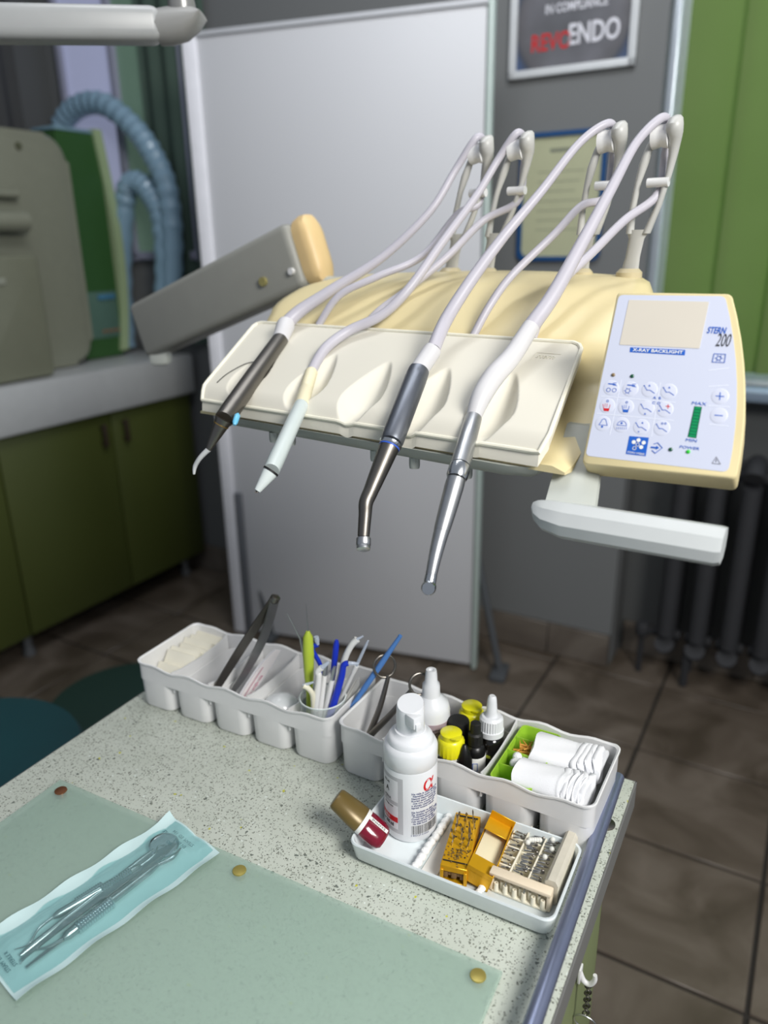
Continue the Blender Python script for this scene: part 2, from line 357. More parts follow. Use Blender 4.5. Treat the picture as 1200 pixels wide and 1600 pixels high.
# ---- back-left window with lavender daylight strip and dark curtains
bm = B()
for a_ in (-2.72, -2.44, -2.10): box(bm, (a_, BW - .015, 1.95), (.03, .03, 1.3), .003, M=R)
box(bm, (-2.41, BW - .015, 1.32), (.65, .03, .03), .003, M=R); wn2 = struct('window_2', bm, mat('frame_lav', (150, 152, 170), .5))
bm = B(); box(bm, (-2.58, BW - .008, 1.95), (.25, .008, 1.24), M=R); obj('pane', bm, mat('lav_pane', (150, 155, 182), .3, emit=.55), wn2)
bm = B(); box(bm, (-2.27, BW - .008, 1.95), (.31, .008, 1.24), M=R); obj('pane', bm, mat('lav_pane2', (96, 120, 105), .3, emit=.35), wn2)
def drape(name, label, a0, a1, b, z0, z1, m, waves, dirx=True):
    bm = B(); n = waves * 8; lo = []
    for z in (z0, (z0 + z1) / 2, z1):
        f = [(a0 + (a1 - a0) * k / n, b + (.010 if dirx else .022) * math.sin(2 * PI * waves * k / n)) for k in range(n + 1)]
        if not dirx: f = [(y, x) for x, y in f]; off = (.003, 0)
        else: off = (0, .003)
        lo.append([rp(x, y, z) for x, y in f] + [rp(x + off[0], y + off[1], z) for x, y in reversed(f)])
    loft(bm, lo); o = obj(name, bm, m, smooth=60); tag(o, label, 'curtain'); return o
drape('curtain', 'dark green grey curtain between window strip and white partition', -2.30, -1.98, BW - .03, .99, 2.78, mat('curtain_green', (66, 84, 74), .9), 4)
drape('curtain', 'dark grey curtain hanging on the wall behind the counter machines', 1.05, 2.12, LW + .04, .99, 2.78, mat('curtain_grey', (66, 67, 68), .9), 9, False)
# ---- partition screen
c0, c1 = V((-.5429, 2.5153, 0)), V((.3029, 2.2232, 0)); pl = (c1 - c0).length; pa = math.atan2(c1.y - c0.y, c1.x - c0.x)
ps = thing('partition_screen', 'tall pale grey standing partition panel with white edge behind the dental unit', 'partition', c0, pa)
H = 1.925
bm = B(); box(bm, (pl / 2 - .005, 0, H / 2 + .01), (pl - .03, .022, H - .02), .002); obj('panel', bm, panelm, ps)
bm = B(); box(bm, (.012, -.004, H / 2 + .005), (.045, .034, H - .006), .005); obj('edge_trim', bm, trimw, ps, label='white vertical edge trim')
bm = B(); box(bm, (pl - .008, -.004, H / 2 + .005), (.016, .034, H - .006), .004); obj('edge_trim', bm, mat('trim_pale', (176, 190, 184), .4), ps, label='pale grey green edge trim')
bm = B(); box(bm, (pl / 2, -.004, H - .005), (pl - .03, .03, .014), .003); obj('top_rail', bm, mat('trim_pale2', (190, 192, 196), .4), ps)
lm = mat('leg_dark', (74, 77, 80), .5)
for x, s in ((.04, .22), (pl - .02, .30)):
    bm = B(); rod(bm, (x, .03, .42), (x + .10, -.02 - (.0 if x > .3 else .0), .02), [(.012, 0), (.012, 1)], 10); box(bm, (x + .10, -.02, .012), (.05, .10, .022), .004); obj('leg', bm, lm, ps)
bm = B(); box(bm, (.05, -.018, .28), (.026, .012, .54), .003); obj('edge_guard', bm, mat('guard_grey', (96, 99, 104), .5), ps)
# ================================================================== LEFT COUNTER
CF = -2.215
cab = thing('base_cabinet', 'olive green base cabinets under the pale counter on the left', 'cabinet', rp(-2.5, 1.5, 0), math.radians(-30))
olive = mat('olive_door', (68, 76, 30), .5, var=.05, scale=4)
def W2(bm, name, m, par=cab, **k): return obj(name, bm, m, par, world=True, **k)
bm = B(); box(bm, (-2.525, 1.46, .44), (.57, 1.62, .68), M=R); W2(bm, 'carcass', mat('carcass_dark', (40, 42, 26), .7))
for b0, b1 in ((.66, 1.03), (1.03, 1.405), (1.405, 1.86), (1.86, 2.27)):
    bm = B(); box(bm, (CF - .009, (b0 + b1) / 2, .445), (.018, b1 - b0 - .006, .69), .002, M=R); d_ = W2(bm, 'door', olive)
    hb = b1 - .05 if b0 in (1.405, .66) else b0 + .05
    bm = B(); box(bm, (CF + .022, hb, .715), (.010, .018, .085), .003, M=R); box(bm, (CF + .008, hb, .745), (.026, .010, .008), M=R); box(bm, (CF + .008, hb, .685), (.026, .010, .008), M=R)
    o = obj('handle', bm, mat('handle_dark', (52, 42, 30), .5), d_); o.data.transform(world_of(d_).inverted())
for b0 in (.75, 1.42, 2.2):
    bm = B(); rod(bm, rp(CF - .06, b0, .002), rp(CF - .06, b0, .105), [(.022, 0), (.02, .2), (.016, .3), (.016, 1)], 12); W2(bm, 'foot', mat('foot_grey', (86, 88, 90), .5))
bm = B(); box(bm, (-2.49, 1.46, .873), (.63, 1.62, .155), .012, M=R); o = obj('countertop', bm, mat('counter_grey', (176, 178, 178), .4)); tag(o, 'thick pale grey countertop on the green cabinets', 'countertop')
CT = .952
def oa(px, py, a):          # pixel -> (b, z) on the plane a = const of the room frame
    p = R.inverted() @ atp(px, py, rp(a, 0), R.to_3x3() @ V((1, 0, 0))); return p.y, p.z
PX = Mx.Rotation(PI / 2, 4, 'X') ; YZ = Mx(((0, 0, 1, 0), (1, 0, 0, 0), (0, 1, 0, 0), (0, 0, 0, 1)))   # local (x,y,z)->(z,x,y): profile in (b,z), extruded along a
# steriliser with big rounded door
AM = -2.33
(bR, _), (_, zT), (bL, _) = oa(118, 330, AM), oa(90, 212, AM), oa(-90, 400, AM)
st = thing('sterilizer', 'grey olive sterilizer with big rounded door on the left end of the counter', 'sterilizer', rp(AM - .1, (bL + bR) / 2, CT), math.radians(-30))
om = mat('sterilizer_olive', (132, 134, 118), .3, coat=.3)
prof = [(bL + x, CT + .004 + y) for x, y in rrect(bR - bL, zT - CT, .085, 8)]
bm = B(); prism(bm, prof, AM - .10, AM, R @ YZ, .022, 4); obj('door', bm, om, st, world=True)
bm = B(); prism(bm, [(bL + .03 + x, CT + .003 + y) for x, y in rrect(bR - bL - .07, zT - CT - .03, .03, 4)], AM - .36, AM - .103, R @ YZ); obj('body', bm, mat('machine_dark', (48, 52, 50), .6), st, world=True)
b_, z_ = oa(0, 345, AM + .05); bm = B(); tube(bm, [rp(AM + .05, b_ - .2, z_), rp(AM + .05, b_ + .09, z_)], .032, 16, 1); tube(bm, [rp(AM - .02, b_ + .04, z_), rp(AM + .05, b_ + .04, z_)], .016, 10, 1); obj('handle', bm, om, st, world=True)
b_, z_ = oa(0, 302, AM + .02); bm = B(); tube(bm, [rp(AM + .02, b_ - .2, z_), rp(AM + .02, b_ + .06, z_)], .014, 12, 1); tube(bm, [rp(AM - .02, b_ + .02, z_), rp(AM + .02, b_ + .02, z_)], .008, 10, 1); obj('hinge_bar', bm, om, st, world=True)
b_, z_ = oa(28, 228, AM); bm = B(); tube(bm, [rp(AM - .01, b_, z_), rp(AM + .004, b_, z_)], .012, 12, 1); obj('knob', bm, mat('knob_olive', (84, 86, 66), .4), st, world=True)
(b1_, z1_) = oa(48, 400, -2.24); (b0_, _) = oa(-60, 500, -2.24)
bx_ = thing('control_block', 'small olive grey boxy unit standing before the sterilizer door', 'machine', rp(-2.25, (b0_ + b1_) / 2, CT), math.radians(-30))
bm = B(); prism(bm, [(b0_ + x, CT + .004 + y) for x, y in rrect(b1_ - b0_, z1_ - CT, .02, 4)], -2.275, -2.205, R @ YZ, .01, 3); obj('body', bm, mat('block_olive', (118, 120, 102), .4), bx_, world=True)
bm = B(); b_, z_ = oa(5, 440, -2.20); box(bm, (-2.203, b_ - .02, z_), (.006, .06, .02), .002, M=R); obj('label_plate', bm, mat('plate_pale', (150, 152, 138), .4), bx_, world=True)
# green cabinet-like dryer with pale curved frame
AG = -2.40
(bg0, zg), (bg1, _), (bg2, _) = oa(60, 200, AG), oa(155, 200, AG), oa(196, 400, AG)
bg0 = bR + .015; bg1 -= .015
gd = thing('green_dryer', 'green fronted drying cabinet with pale curved frame beside the sterilizer', 'machine', rp(AG, (bg0 + bg1) / 2, CT), math.radians(-30))
bm = B(); prism(bm, [(bg0 + x, CT + .003 + y) for x, y in rrect(bg1 - bg0, zg - CT, .012, 3)], AG - .12, AG, R @ YZ); obj('body', bm, mat('dryer_green', (52, 88, 46), .35), gd, world=True)
bm = B(); box(bm, (AG - .06, (bg0 + bg1) / 2, zg + .010), (.12, bg1 - bg0, .012), .003, M=R); obj('top_cover', bm, mat('dryer_top', (120, 150, 165), .35), gd, world=True)
bm = B(); box(bm, (AG - .058, (bg0 + bg1) / 2, CT + .16), (.124, bg1 - bg0 - .02, .17), .002, M=R); obj('lower_panel', bm, mat('dryer_low', (84, 112, 100), .35), gd, world=True)
bm = B(); box(bm, (AG + .008, bg1 - .06, CT + .225), (.004, .08, .018), .001, M=R); obj('display', bm, mat('dryer_disp', (70, 120, 150), .3), gd, world=True)
bm = B()
for k in range(4): box(bm, (AG + .008, bg1 - .09 + .022 * k, CT + .10), (.005, .010, .010), .001, M=R)
obj('button_row', bm, mat('dryer_btn', (150, 100, 70), .4), gd, world=True)
bm = B(); fr_ = []
for k in range(15):
    t = k / 14; z = CT + .02 + (zg - CT - .0) * t; bow = .045 * math.sin(PI * t) * (1 - .3 * t)
    fr_.append((z, bg1 + .012 + bow))
for dz, wdt, aa in ((0, .035, AG + .012),):
    loft(bm, [[rp(aa, b - wdt, z), rp(aa, b, z), rp(aa - .05, b, z), rp(aa - .05, b - wdt, z)] for z, b in fr_])
loft(bm, [[rp(AG - .06, b + .03, z), rp(AG - .06, b + .05, z), rp(AG - .12, b + .05, z), rp(AG - .12, b + .03, z)] for z, b in fr_])
obj('curved_frame', bm, mat('frame_palegreen', (158, 176, 136), .35), gd, world=True)
# corrugated hoses
hm = mat('corrugated_blue', (130, 160, 180), .35, coat=.3)
for pts, nm, lab in (([(92, 260), (96, 200), (120, 168), (160, 162), (205, 195), (238, 240), (262, 300), (270, 400), (262, 530)], 'corrugated_hose', 'thick pale blue corrugated hose arching over the green dryer'), ([(196, 540), (190, 420), (196, 310), (212, 284), (236, 305), (254, 350), (258, 450), (245, 545)], 'corrugated_hose', 'lower corrugated hose loop between dryer and partition')):
    bm = B(); P = [atp(x, y, rp(0, 2.205), R.to_3x3() @ V((0, 1, 0))) for i, (x, y) in enumerate(pts)]
    P[-1].z = max(CT + .045, min(P[-1].z, CT + .06))
    tube(bm, P, .042, 14, 7, wob=(-.14,)); tag(obj(nm, bm, hm, smooth=20), lab, 'hose')
# ================================================================== overhead lamp arm (top left)
D_ = 1.15
la = thing('lamp_arm', 'pale grey horizontal lamp arm across the top left corner', 'lamp arm', aty(245, 40, D_))
pL, pR = aty(-260, 34, D_ - .1), aty(252, 41, D_)
bm = B(); dv = (pR - pL); ang = math.atan2(dv.y, dv.x); M = Mx.Translation((pL + pR) / 2) @ Mx.Rotation(ang, 4, 'Z') @ Mx.Rotation(-math.atan2(dv.z, math.hypot(dv.x, dv.y)), 4, 'Y')
box(bm, (0, 0, 0), (dv.length, .05, .040), .012, M, 4); obj('arm_bar', bm, mat('arm_grey', (168, 170, 170), .35), la, world=True)
bm = B(); e0 = aty(249, 43, D_); lo = []
for t, s in ((0, 1), (.25, 1.05), (.6, .95), (.85, .62), (1, .12)):
    c_ = e0.lerp(aty(318, 34, D_), t); lo.append([c_ + V((0, y * .026, z * .021 * s + (1 - s) * .008)) for y, z in [(math.cos(2 * PI * k / 16), math.sin(2 * PI * k / 16)) for k in range(16)]])
loft(bm, lo); obj('end_cap', bm, mat('cap_grey', (150, 150, 148), .4), la, world=True)
bm = B(); q = aty(285, 22, D_); tube(bm, [q, q + V((0, 0, .9))], .014, 16, 1); lathe(bm, [(.017, 0), (.018, .01), (.015, .03)], 20, Mx.Translation(q)); obj('joint_post', bm, mat('joint', (150, 150, 148), .3, .4), la, world=True)
# ================================================================== stools
teal = mat('teal_vinyl', (4, 58, 64), .55, var=.08, bump=.1)
def stool(name, label, c, r, zt, m):
    t = thing(name, label, 'stool', (c[0], c[1], 0))
    bm = B(); lathe(bm, [(r * .6, zt - .07), (r * .97, zt - .065), (r, zt - .045), (r, zt - .025), (r * .96, zt - .006), (r * .8, zt), (.01, zt + .001)], 48); obj('seat', bm, m, t)
    bm = B(); lathe(bm, [(.03, .06), (.03, zt * .5), (.02, zt * .5), (.02, zt - .07)], 16); obj('pole', bm, steel, t)
    for k in range(5):
        a = k * 2 * PI / 5; bm = B(); tube(bm, [(0, 0, .07), (.1 * math.cos(a), .1 * math.sin(a), .065), (.17 * math.cos(a), .17 * math.sin(a), .045)], [.02, .015, .012], 10, 3)
        tube(bm, [(.17 * math.cos(a), .17 * math.sin(a) - .012, .022), (.17 * math.cos(a), .17 * math.sin(a) + .012, .022)], .021, 14, 1); obj('leg', bm, black, t)
    return t
stool('round_stool', 'dark teal round stool seat beside the worktop at the left edge', (-.765, 1.125), .213, .50, teal)
stool('round_stool', 'dark green low round stool behind the teal one', (-.66, 1.66), .20, .27, mat('green_vinyl', (14, 46, 38), .6, var=.08))
# ================================================================== WORKTOP TROLLEY
WA = -29.0
W = frame((0, 0, 0), WA)
x0, x1, y0, y1 = -.700, -.0915, .08, .7185
tr_ = thing('cabinet_trolley', 'olive green cabinet carrying the speckled worktop', 'cabinet', W @ V(((x0 + x1) / 2, (y0 + y1) / 2, 0)), math.radians(WA))
bm = B(); box(bm, ((x0 + x1) / 2, (y0 + y1) / 2 - .02, .415), (x1 - x0 - .03, y1 - y0 - .06, .70), .002, M=W); obj('carcass', bm, mat('trolley_green', (122, 132, 92), .5), tr_, world=True)
bm = B(); box(bm, (x1 - .017, y1 - .054, .415), (.004, .006, .70), .001, M=W); obj('edge_strip', bm, mat('edge_lit_lime', (170, 180, 90), .4), tr_, world=True, label='lit corner edge painted pale lime')  # light on the cabinet corner, painted as a pale lime strip
for xx in (x0 + .06, x1 - .06):
    for yy in (y0 + .06, y1 - .1):
        bm = B(); tube(bm, [W @ V((xx - .012, yy, .03)), W @ V((xx + .012, yy, .03))], .028, 16, 1); tube(bm, [W @ V((xx, yy, .03)), W @ V((xx, yy, .066))], .01, 8, 1); obj('caster', bm, blackr, tr_, world=True)
wt = thing('worktop', 'pale speckled stone worktop with grey edge', 'worktop', W @ V(((x0 + x1) / 2, (y0 + y1) / 2, .766)), math.radians(WA))
bm = B(); box(bm, (0, 0, .018), (x1 - x0 - .004, y1 - y0 - .004, .032), .0012); obj('slab', bm, TERR, wt)
bm = B(); hw, hd = (x1 - x0) / 2, (y1 - y0) / 2
for c_, s_ in (((hw - .001, 0), (.002, 2 * hd)), ((-hw + .001, 0), (.002, 2 * hd)), ((0, hd - .001), (2 * hw, .002)), ((0, -hd + .001), (2 * hw, .002))): box(bm, (*c_, .0165), (*s_, .033), .0004, seg=1)
obj('edge_strip', bm, mat('edge_grey', (112, 112, 110), .5), wt)
# hook and key chain on the trolley side
nE = W.to_3x3() @ V((1, 0, 0)); hk = atp(906, 1526, W @ V((x1 - .012, 0, 0)), nE)
ho = thing('wall_hook', 'small white hook on the green side of the trolley', 'hook', hk)
bm = B(); tube(bm, [hk + V((0, 0, .006)), hk + nE * .004 + V((0, 0, -.003)), hk + nE * .010 + V((0, 0, -.004)), hk + nE * .014 + V((0, 0, .003)), hk + nE * .014 + V((0, 0, .010))], [.0024, .0028, .0028, .0025, .002], 12, 5); box(bm, (0, 0, .004), (.003, .010, .018), .001, Mx.Translation(hk - nE * .0) @ Mx.Rotation(math.radians(WA), 4, 'Z')); obj('hook_body', bm, white, ho, world=True)
kc = hk + nE * .009 + V((0, 0, -.004)); key = thing('key_chain', 'steel chain with ring and pale tag hanging from the white hook', 'keychain', kc + V((0, 0, -.04)))
def ring(bm, c, r, rr, nrm, seg=20):
    M = Mx.Translation(c) @ rot_to(nrm); lo = []
    for k in range(seg):
        a = 2 * PI * k / seg; ce_ = V((r * math.cos(a), r * math.sin(a), 0)); ra = ce_.normalized()
        lo.append([M @ (ce_ + ra * rr * math.cos(b) + V((0, 0, rr * math.sin(b)))) for b in [2 * PI * j / 8 for j in range(8)]])
    lo.append(lo[0]); loft(bm, lo, False, False)
bm = B()
for k in range(9): ring(bm, kc + V((0, 0, -.003 - .0045 * k)), .0034, .0007, V((1, .2, 0)) if k % 2 else V((0, 1, .1)), 12)
obj('chain', bm, dsteel, key, world=True)
bm = B(); ring(bm, kc + V((0, 0, -.052)), .011, .0009, V((.5, 1, .2))); obj('split_ring', bm, steel, key, world=True)
bm = B(); box(bm, kc + V((-.002, 0, -.078)), (.018, .003, .030), .001); obj('tag', bm, mat('tag_pale', (205, 200, 150), .5), key, world=True)
# ---- rail
r0, r1 = atz(832, 1600, .822), atz(966, 1213, .822); rd = (r1 - r0).normalized()
ra_ = thing('hand_rail', 'blue grey metal rail along the right edge of the worktop', 'rail', (r0 + r1) / 2 - V((0, 0, .022)))
bm = B(); rod(bm, r0 - rd * .14, r1, [(.0060, 0), (.0066, .004), (.0066, .996), (.005, 1)], 20); obj('bar', bm, mat('rail_metal', (142, 150, 176), .34, .8, .12, 40), ra_, world=True)
for s in (.05, .42):
    q = r1 - rd * (s if s > .1 else .05); bm = B(); tube(bm, [V((q.x, q.y, .8)), q], .004, 10, 1); lathe(bm, [(.009, 0), (.009, .0015), (.006, .003)], 16, Mx.Translation((q.x, q.y, .8))); obj('bracket', bm, dsteel, ra_, world=True)
# ---- glass plate
gz = .806
G = [atz(95, 1219, gz), atz(785, 1519, gz)]; gx = (G[1] - G[0]).normalized(); ga = math.degrees(math.atan2(gx.y, gx.x)); GM = frame((G[0].x, G[0].y, .8), ga)
gl = (G[1] - G[0]).length
gt = thing('glass_plate', 'frosted green glass plate on the front of the worktop', 'glass plate', M=GM)
GP = [(0, 0), (gl, 0), (gl + .004, -.38), (-.006, -.38)]
bm = B(); prism(bm, GP[::-1], .0035, .0075, None, .0008); obj('sheet', bm, clear('frosted_glass', (192, 214, 202), .34, .25, .10), gt)
for (px, py), m_, lab in (((95, 1235), mat('copper_stud', (150, 100, 70), .3, .8), 'copper coloured stud'), ((374, 1360), mat('brass_stud', (180, 165, 90), .35, .6), 'brass stud'), ((747, 1524), MATS['brass_stud'], 'brass stud')):
    p = GM.inverted() @ atz(px, py, .808); bm = B(); lathe(bm, [(.005, .0002), (.005, .0034), (.003, .0035), (.003, .0074), (.0065, .0075), (.0062, .0085), (.003, .009)], 24, Mx.Translation((p.x, p.y, 0))); obj('stud', bm, m_, gt, label=lab)
# ================================================================== STERILISATION POUCH
pq = [atz(25, 1562, .812), atz(343, 1332, .812), atz(255, 1281, .812), atz(0, 1455, .812)]
pxd = (pq[1] - pq[0]); pl_ = pxd.length; PM = frame((pq[0].x, pq[0].y, .8078), math.degrees(math.atan2(pxd.y, pxd.x))); pwid = (PM.inverted() @ pq[2]).y
po = thing('sterilisation_pouch', 'blue film sterilisation pouch with steel instruments inside, lying on the glass plate', 'pouch', M=PM)
L_, W_ = pl_, pwid * 1.02
def sheet(bm, x0, x1, y0, y1, zf, th=.0003, nx=40, ny=20):
    g = [[bm.verts.new((x0 + (x1 - x0) * i / nx, y0 + (y1 - y0) * j / ny, zf((x0 + (x1 - x0) * i / nx) / L_, (y0 + (y1 - y0) * j / ny) / W_))) for j in range(ny + 1)] for i in range(nx + 1)]
    h = [[bm.verts.new(v.co + V((0, 0, -th))) for v in r] for r in g]
    for i in range(nx):
        for j in range(ny): bm.faces.new((g[i][j], g[i + 1][j], g[i + 1][j + 1], g[i][j + 1])); bm.faces.new((h[i][j], h[i][j + 1], h[i + 1][j + 1], h[i + 1][j]))
    for i in range(nx): bm.faces.new((g[i][0], h[i][0], h[i + 1][0], g[i + 1][0])); bm.faces.new((g[i][ny], g[i + 1][ny], h[i + 1][ny], h[i][ny]))
    for j in range(ny): bm.faces.new((g[0][j], g[0][j + 1], h[0][j + 1], h[0][j])); bm.faces.new((g[nx][j], h[nx][j], h[nx][j + 1], g[nx][j + 1]))
edge = lambda s, t: .003 * (abs(t - .5) * 2) ** 6 * (1 + .5 * math.sin(s * 23 + t * 4)) + .005 * max(0, (s - .93) / .07) * (.4 + .6 * abs(math.sin(t * 7))) + .0004
bm = B(); sheet(bm, 0, L_, 0, W_, lambda s, t: edge(s, t)); obj('paper_back', bm, mat('pouch_paper', (190, 214, 214), .7, bump=.2, bscale=60), po)
film = clear('pouch_film', (190, 226, 226), .04, .10, .25)
def ff(s, t):
    u = max(0, 1 - ((t - .47) / .38) ** 2); e = min(1, s / .09, (1 - s) / .1) if 0 < s < 1 else 0
    return .0010 + max(0, e) * u * .0125 + .0003 * math.sin(s * 50 + t * 8) * u + .0002 * math.sin(t * 60 + s * 9) * u + .005 * max(0, (s - .93) / .07) * (.4 + .6 * abs(math.sin(t * 7)))
bm = B(); sheet(bm, .002, L_ - .002, W_ * .08, W_ * .92, ff, nx=70, ny=36, th=.0001); obj('clear_film', bm, film, po)
bm = B(); tf = Mx.Rotation(PI / 2, 4, 'Z')
for k, s in enumerate(('STEAM  EO  134', 'EN 868-5  STERILE', 'ISO 11607')): textmesh(bm, s, .0045, Mx.Translation((L_ - .012 - .006 * k, W_ * .5 + .006 * k, .0052 + .0008)) @ tf)
for k, s in enumerate(('STEAM  EO', 'STERILE R')): textmesh(bm, s, .0045, Mx.Translation((.008 + .006 * k, W_ * .5, .0030)) @ tf)
obj('printed_text', bm, mat('pouch_ink', (50, 95, 105), .5), po)
def tl(name, label, fn):
    t = thing(name, label, 'dental tool', M=PM @ Mx.Translation((L_ / 2, W_ / 2, .001))); bm = B(); fn(bm)
    bm.transform(Mx.Translation((-L_ / 2, -W_ / 2, -.001))); return t, bm
def knurl(bm, a, b, r, n=26):
    rod(bm, a, b, [(r * (1 if i % 2 else .86), i / n) for i in range(n + 1)], 12)
cy = W_ * .47
def pr_mirror(bm):
    rod(bm, (.02, cy - .002, .004), (L_ * .80, cy + .012, .005), [(.0016, 0), (.0030, .05), (.0034, .5), (.0030, .9), (.0018, 1)], 12)
t, bm = tl('mouth_mirror', 'round steel mouth mirror at the top end inside the pouch', pr_mirror); obj('handle', bm, tsteel, t)
bm = B(); lathe(bm, [(.0125, 0), (.0140, .0006), (.0140, .002), (.0125, .0026), (.0122, .0018)], 28, Mx.Translation((L_ * .85 - L_ / 2, cy + .010 - W_ / 2, .003)) @ Mx.Rotation(.15, 4, 'X')); obj('mirror_head', bm, chrome, t)
def pr_tw(bm):
    for s in (-1, 1):
        lo = []
        for k in range(13):
            u = k / 12; x = .018 + u * L_ * .80; sp = .011 * (1 - u) ** .8 * (.55 + .45 * math.sin(min(1, u * 2.2) * PI / 2)) + .0006; wd = .0020 + .0075 * min(1, u * 1.8) * (1 if u < .93 else .6)
            yy = cy - .012 + u * .018; zc = .0045 + s * sp * .18
            c_ = V((x, yy + s * sp * .55, zc)); lo.append([c_ + V((0, dy * wd * .5, dz)) for dy, dz in ((-1, -.0007), (1, -.0007), (1, .0007), (-1, .0007))])
        loft(bm, lo)
t, bm = tl('tweezers', 'long steel tweezers inside the pouch, tips at the lower left end', pr_tw); obj('arms', bm, tsteel, t)
def pr_probe(bm):
    a, b = V((.055, cy + .012, .0055)), V((L_ * .70, cy + .004, .0055)); rod(bm, a, b, [(.0020, 0), (.0036, .06), (.0036, .94), (.0020, 1)], 12)
    tube(bm, [a, a + V((-.014, -.002, 0)), a + V((-.026, -.010, 0)), a + V((-.036, -.006, 0))], [.0013, .0010, .0007, .0003], 8, 5); tube(bm, [b, b + V((.016, .002, 0)), b + V((.024, .008, .001)), b + V((.030, .003, .001))], [.0013, .0010, .0007, .0003], 8, 5)
t, bm = tl('dental_probe', 'double ended steel probe with knurled grips inside the pouch', pr_probe); obj('handle', bm, tsteel, t)
bm = B(); knurl(bm, (.075 - L_ / 2, cy + .0115 - W_ / 2, .0045), (.10 - L_ / 2, cy + .0105 - W_ / 2, .0045), .0042); knurl(bm, (L_ * .5 - L_ / 2, cy + .0065 - W_ / 2, .0045), (L_ * .65 - L_ / 2, cy + .0048 - W_ / 2, .0045), .0042); obj('grip', bm, chrome, t)
def pr_ex(bm):
    a, b = V((.05, cy - .014, .0045)), V((L_ * .76, cy - .006, .0045)); rod(bm, a, b, [(.0020, 0), (.0042, .05), (.0045, .25), (.0034, .3), (.0032, .9), (.0018, 1)], 12)
    tube(bm, [a, a + V((-.012, .002, 0)), a + V((-.022, .008, 0)), a + V((-.034, .004, 0))], [.0013, .0010, .0008, .0004], 8, 5); tube(bm, [b, b + V((.014, -.003, 0)), b + V((.026, .001, 0))], [.0015, .002, .0006], 8, 5)
t, bm = tl('filling_spatula', 'steel filling instrument with bright knurled grip nearest the front inside the pouch', pr_ex); obj('handle', bm, tsteel, t)
bm = B(); knurl(bm, (.062 - L_ / 2, cy - .0138 - W_ / 2, .0036), (.096 - L_ / 2, cy - .0118 - W_ / 2, .0040), .0058, 30); obj('grip', bm, chrome, t)
# ================================================================== ORGANISER TRAYS
def organiser(label, o, ang, L, D, h, n, divs):
    t = thing('organiser_tray', label, 'organiser', M=frame((*o, .8), ang), group='white organiser trays'); c = L / n
    def rim(x, y): return h - .0022 + .0026 * math.cos(2 * PI * x / c - PI * 0) * (-1) if .004 < y or True else h
    base = rrect(L, D, .010, 6, 30); bm = B()
    def ofs(i): return [(L / 2 + (x - L / 2) * (L - 2 * i) / L, D / 2 + (y - D / 2) * (D - 2 * i) / D) for x, y in base]
    out, lip, inn = ofs(.0012), ofs(0), ofs(.0030)
    zb = .038
    zr = lambda x, y: h - .0042 * (.5 - .5 * math.cos(2 * PI * (x / c + .5))) * min(1, max(0, (x - .006) / .02)) * min(1, max(0, (L - .006 - x) / .02))
    loft(bm, [[V((x, y, zb)) for x, y in inn], [V((x, y, zb)) for x, y in out], [V((x, y, zr(x, y) - .003)) for x, y in out], [V((x, y, zr(x, y) - .002)) for x, y in lip], [V((x, y, zr(x, y))) for x, y in lip], [V((x, y, zr(x, y) + .0004)) for x, y in ofs(.0012)], [V((x, y, zr(x, y) - .001)) for x, y in inn], [V((x, y, zb)) for x, y in inn]], False, False)
    obj('rim_band', bm, white, t)
    for k in range(n):
        bm = B(); xx0, xx1 = k * c + (.0012 if k == 0 else .0022), (k + 1) * c - (.0012 if k == n - 1 else .0022); w_ = xx1 - xx0
        def lp(i, z, r=.0125): return [V((xx0 + i + x, .0012 + i + y, z)) for x, y in rrect(w_ - 2 * i, D - .0024 - 2 * i, r, 5, 2)]
        loft(bm, [lp(.0035, .0), lp(.0016, .0012), lp(.0008, .004), lp(0, .040), lp(.0018, .040), lp(.0030, .006), lp(.006, .0025)], True, True); obj('compartment', bm, white, t)
    for k in divs:
        bm = B(); x = k * c; pts = [(.004, .030), (.004, h - .004), (D * .18, h - .008), (D * .5, h - .010), (D * .82, h - .008), (D - .004, h - .004), (D - .004, .030)]
        M = Mx.Translation((x - .0010, 0, 0)) @ YZ; prism(bm, pts, 0, .0020, M, .0005, 1); obj('divider', bm, white, t)
    return t
T1M = frame((-.316, .835, .8), -28); T2M = frame((-.056, .697, .8), -30)
organiser('white plastic organiser tray farther from the camera at the back left of the worktop', (-.316, .835), -28, .287, .115, .063, 5, (1, 2, 3, 4))
organiser('white plastic organiser tray holding bottles and gauze at the back right of the worktop', (-.056, .697), -30, .280, .107, .063, 5, (1, 3))
def T1(x, y, z): return T1M @ V((x, y, z))
def T2(x, y, z): return T2M @ V((x, y, z))
# cream blocks
cb = mat('block_cream', (226, 222, 206), .7, bump=.15)
ORD = ('nearest', 'second', 'third', 'fourth', 'fifth', 'sixth', 'farthest')
for k in range(7):
    M = T1M @ Mx.Translation((.0285 + (.0015 if k % 2 else -.001), .027 + k * .0118, .0300 - (.004 if k == 0 else 0))) @ Mx.Rotation(math.radians(3 * ((k * 7) % 3) - 3), 4, 'Z') @ Mx.Rotation(math.radians(-36), 4, 'X')
    bm = B(); box(bm, (0, 0, 0), (.046, .0100, .052 - (.012 if k == 0 else 0) + .002 * ((k * 5) % 3)), .0012); o = obj('cream_block', bm, cb); o.matrix_basis = M
    tag(o, 'cream rectangular block in the leftmost compartment, %s of the leaning row' % ORD[k], 'block', 'cream blocks in the organiser')
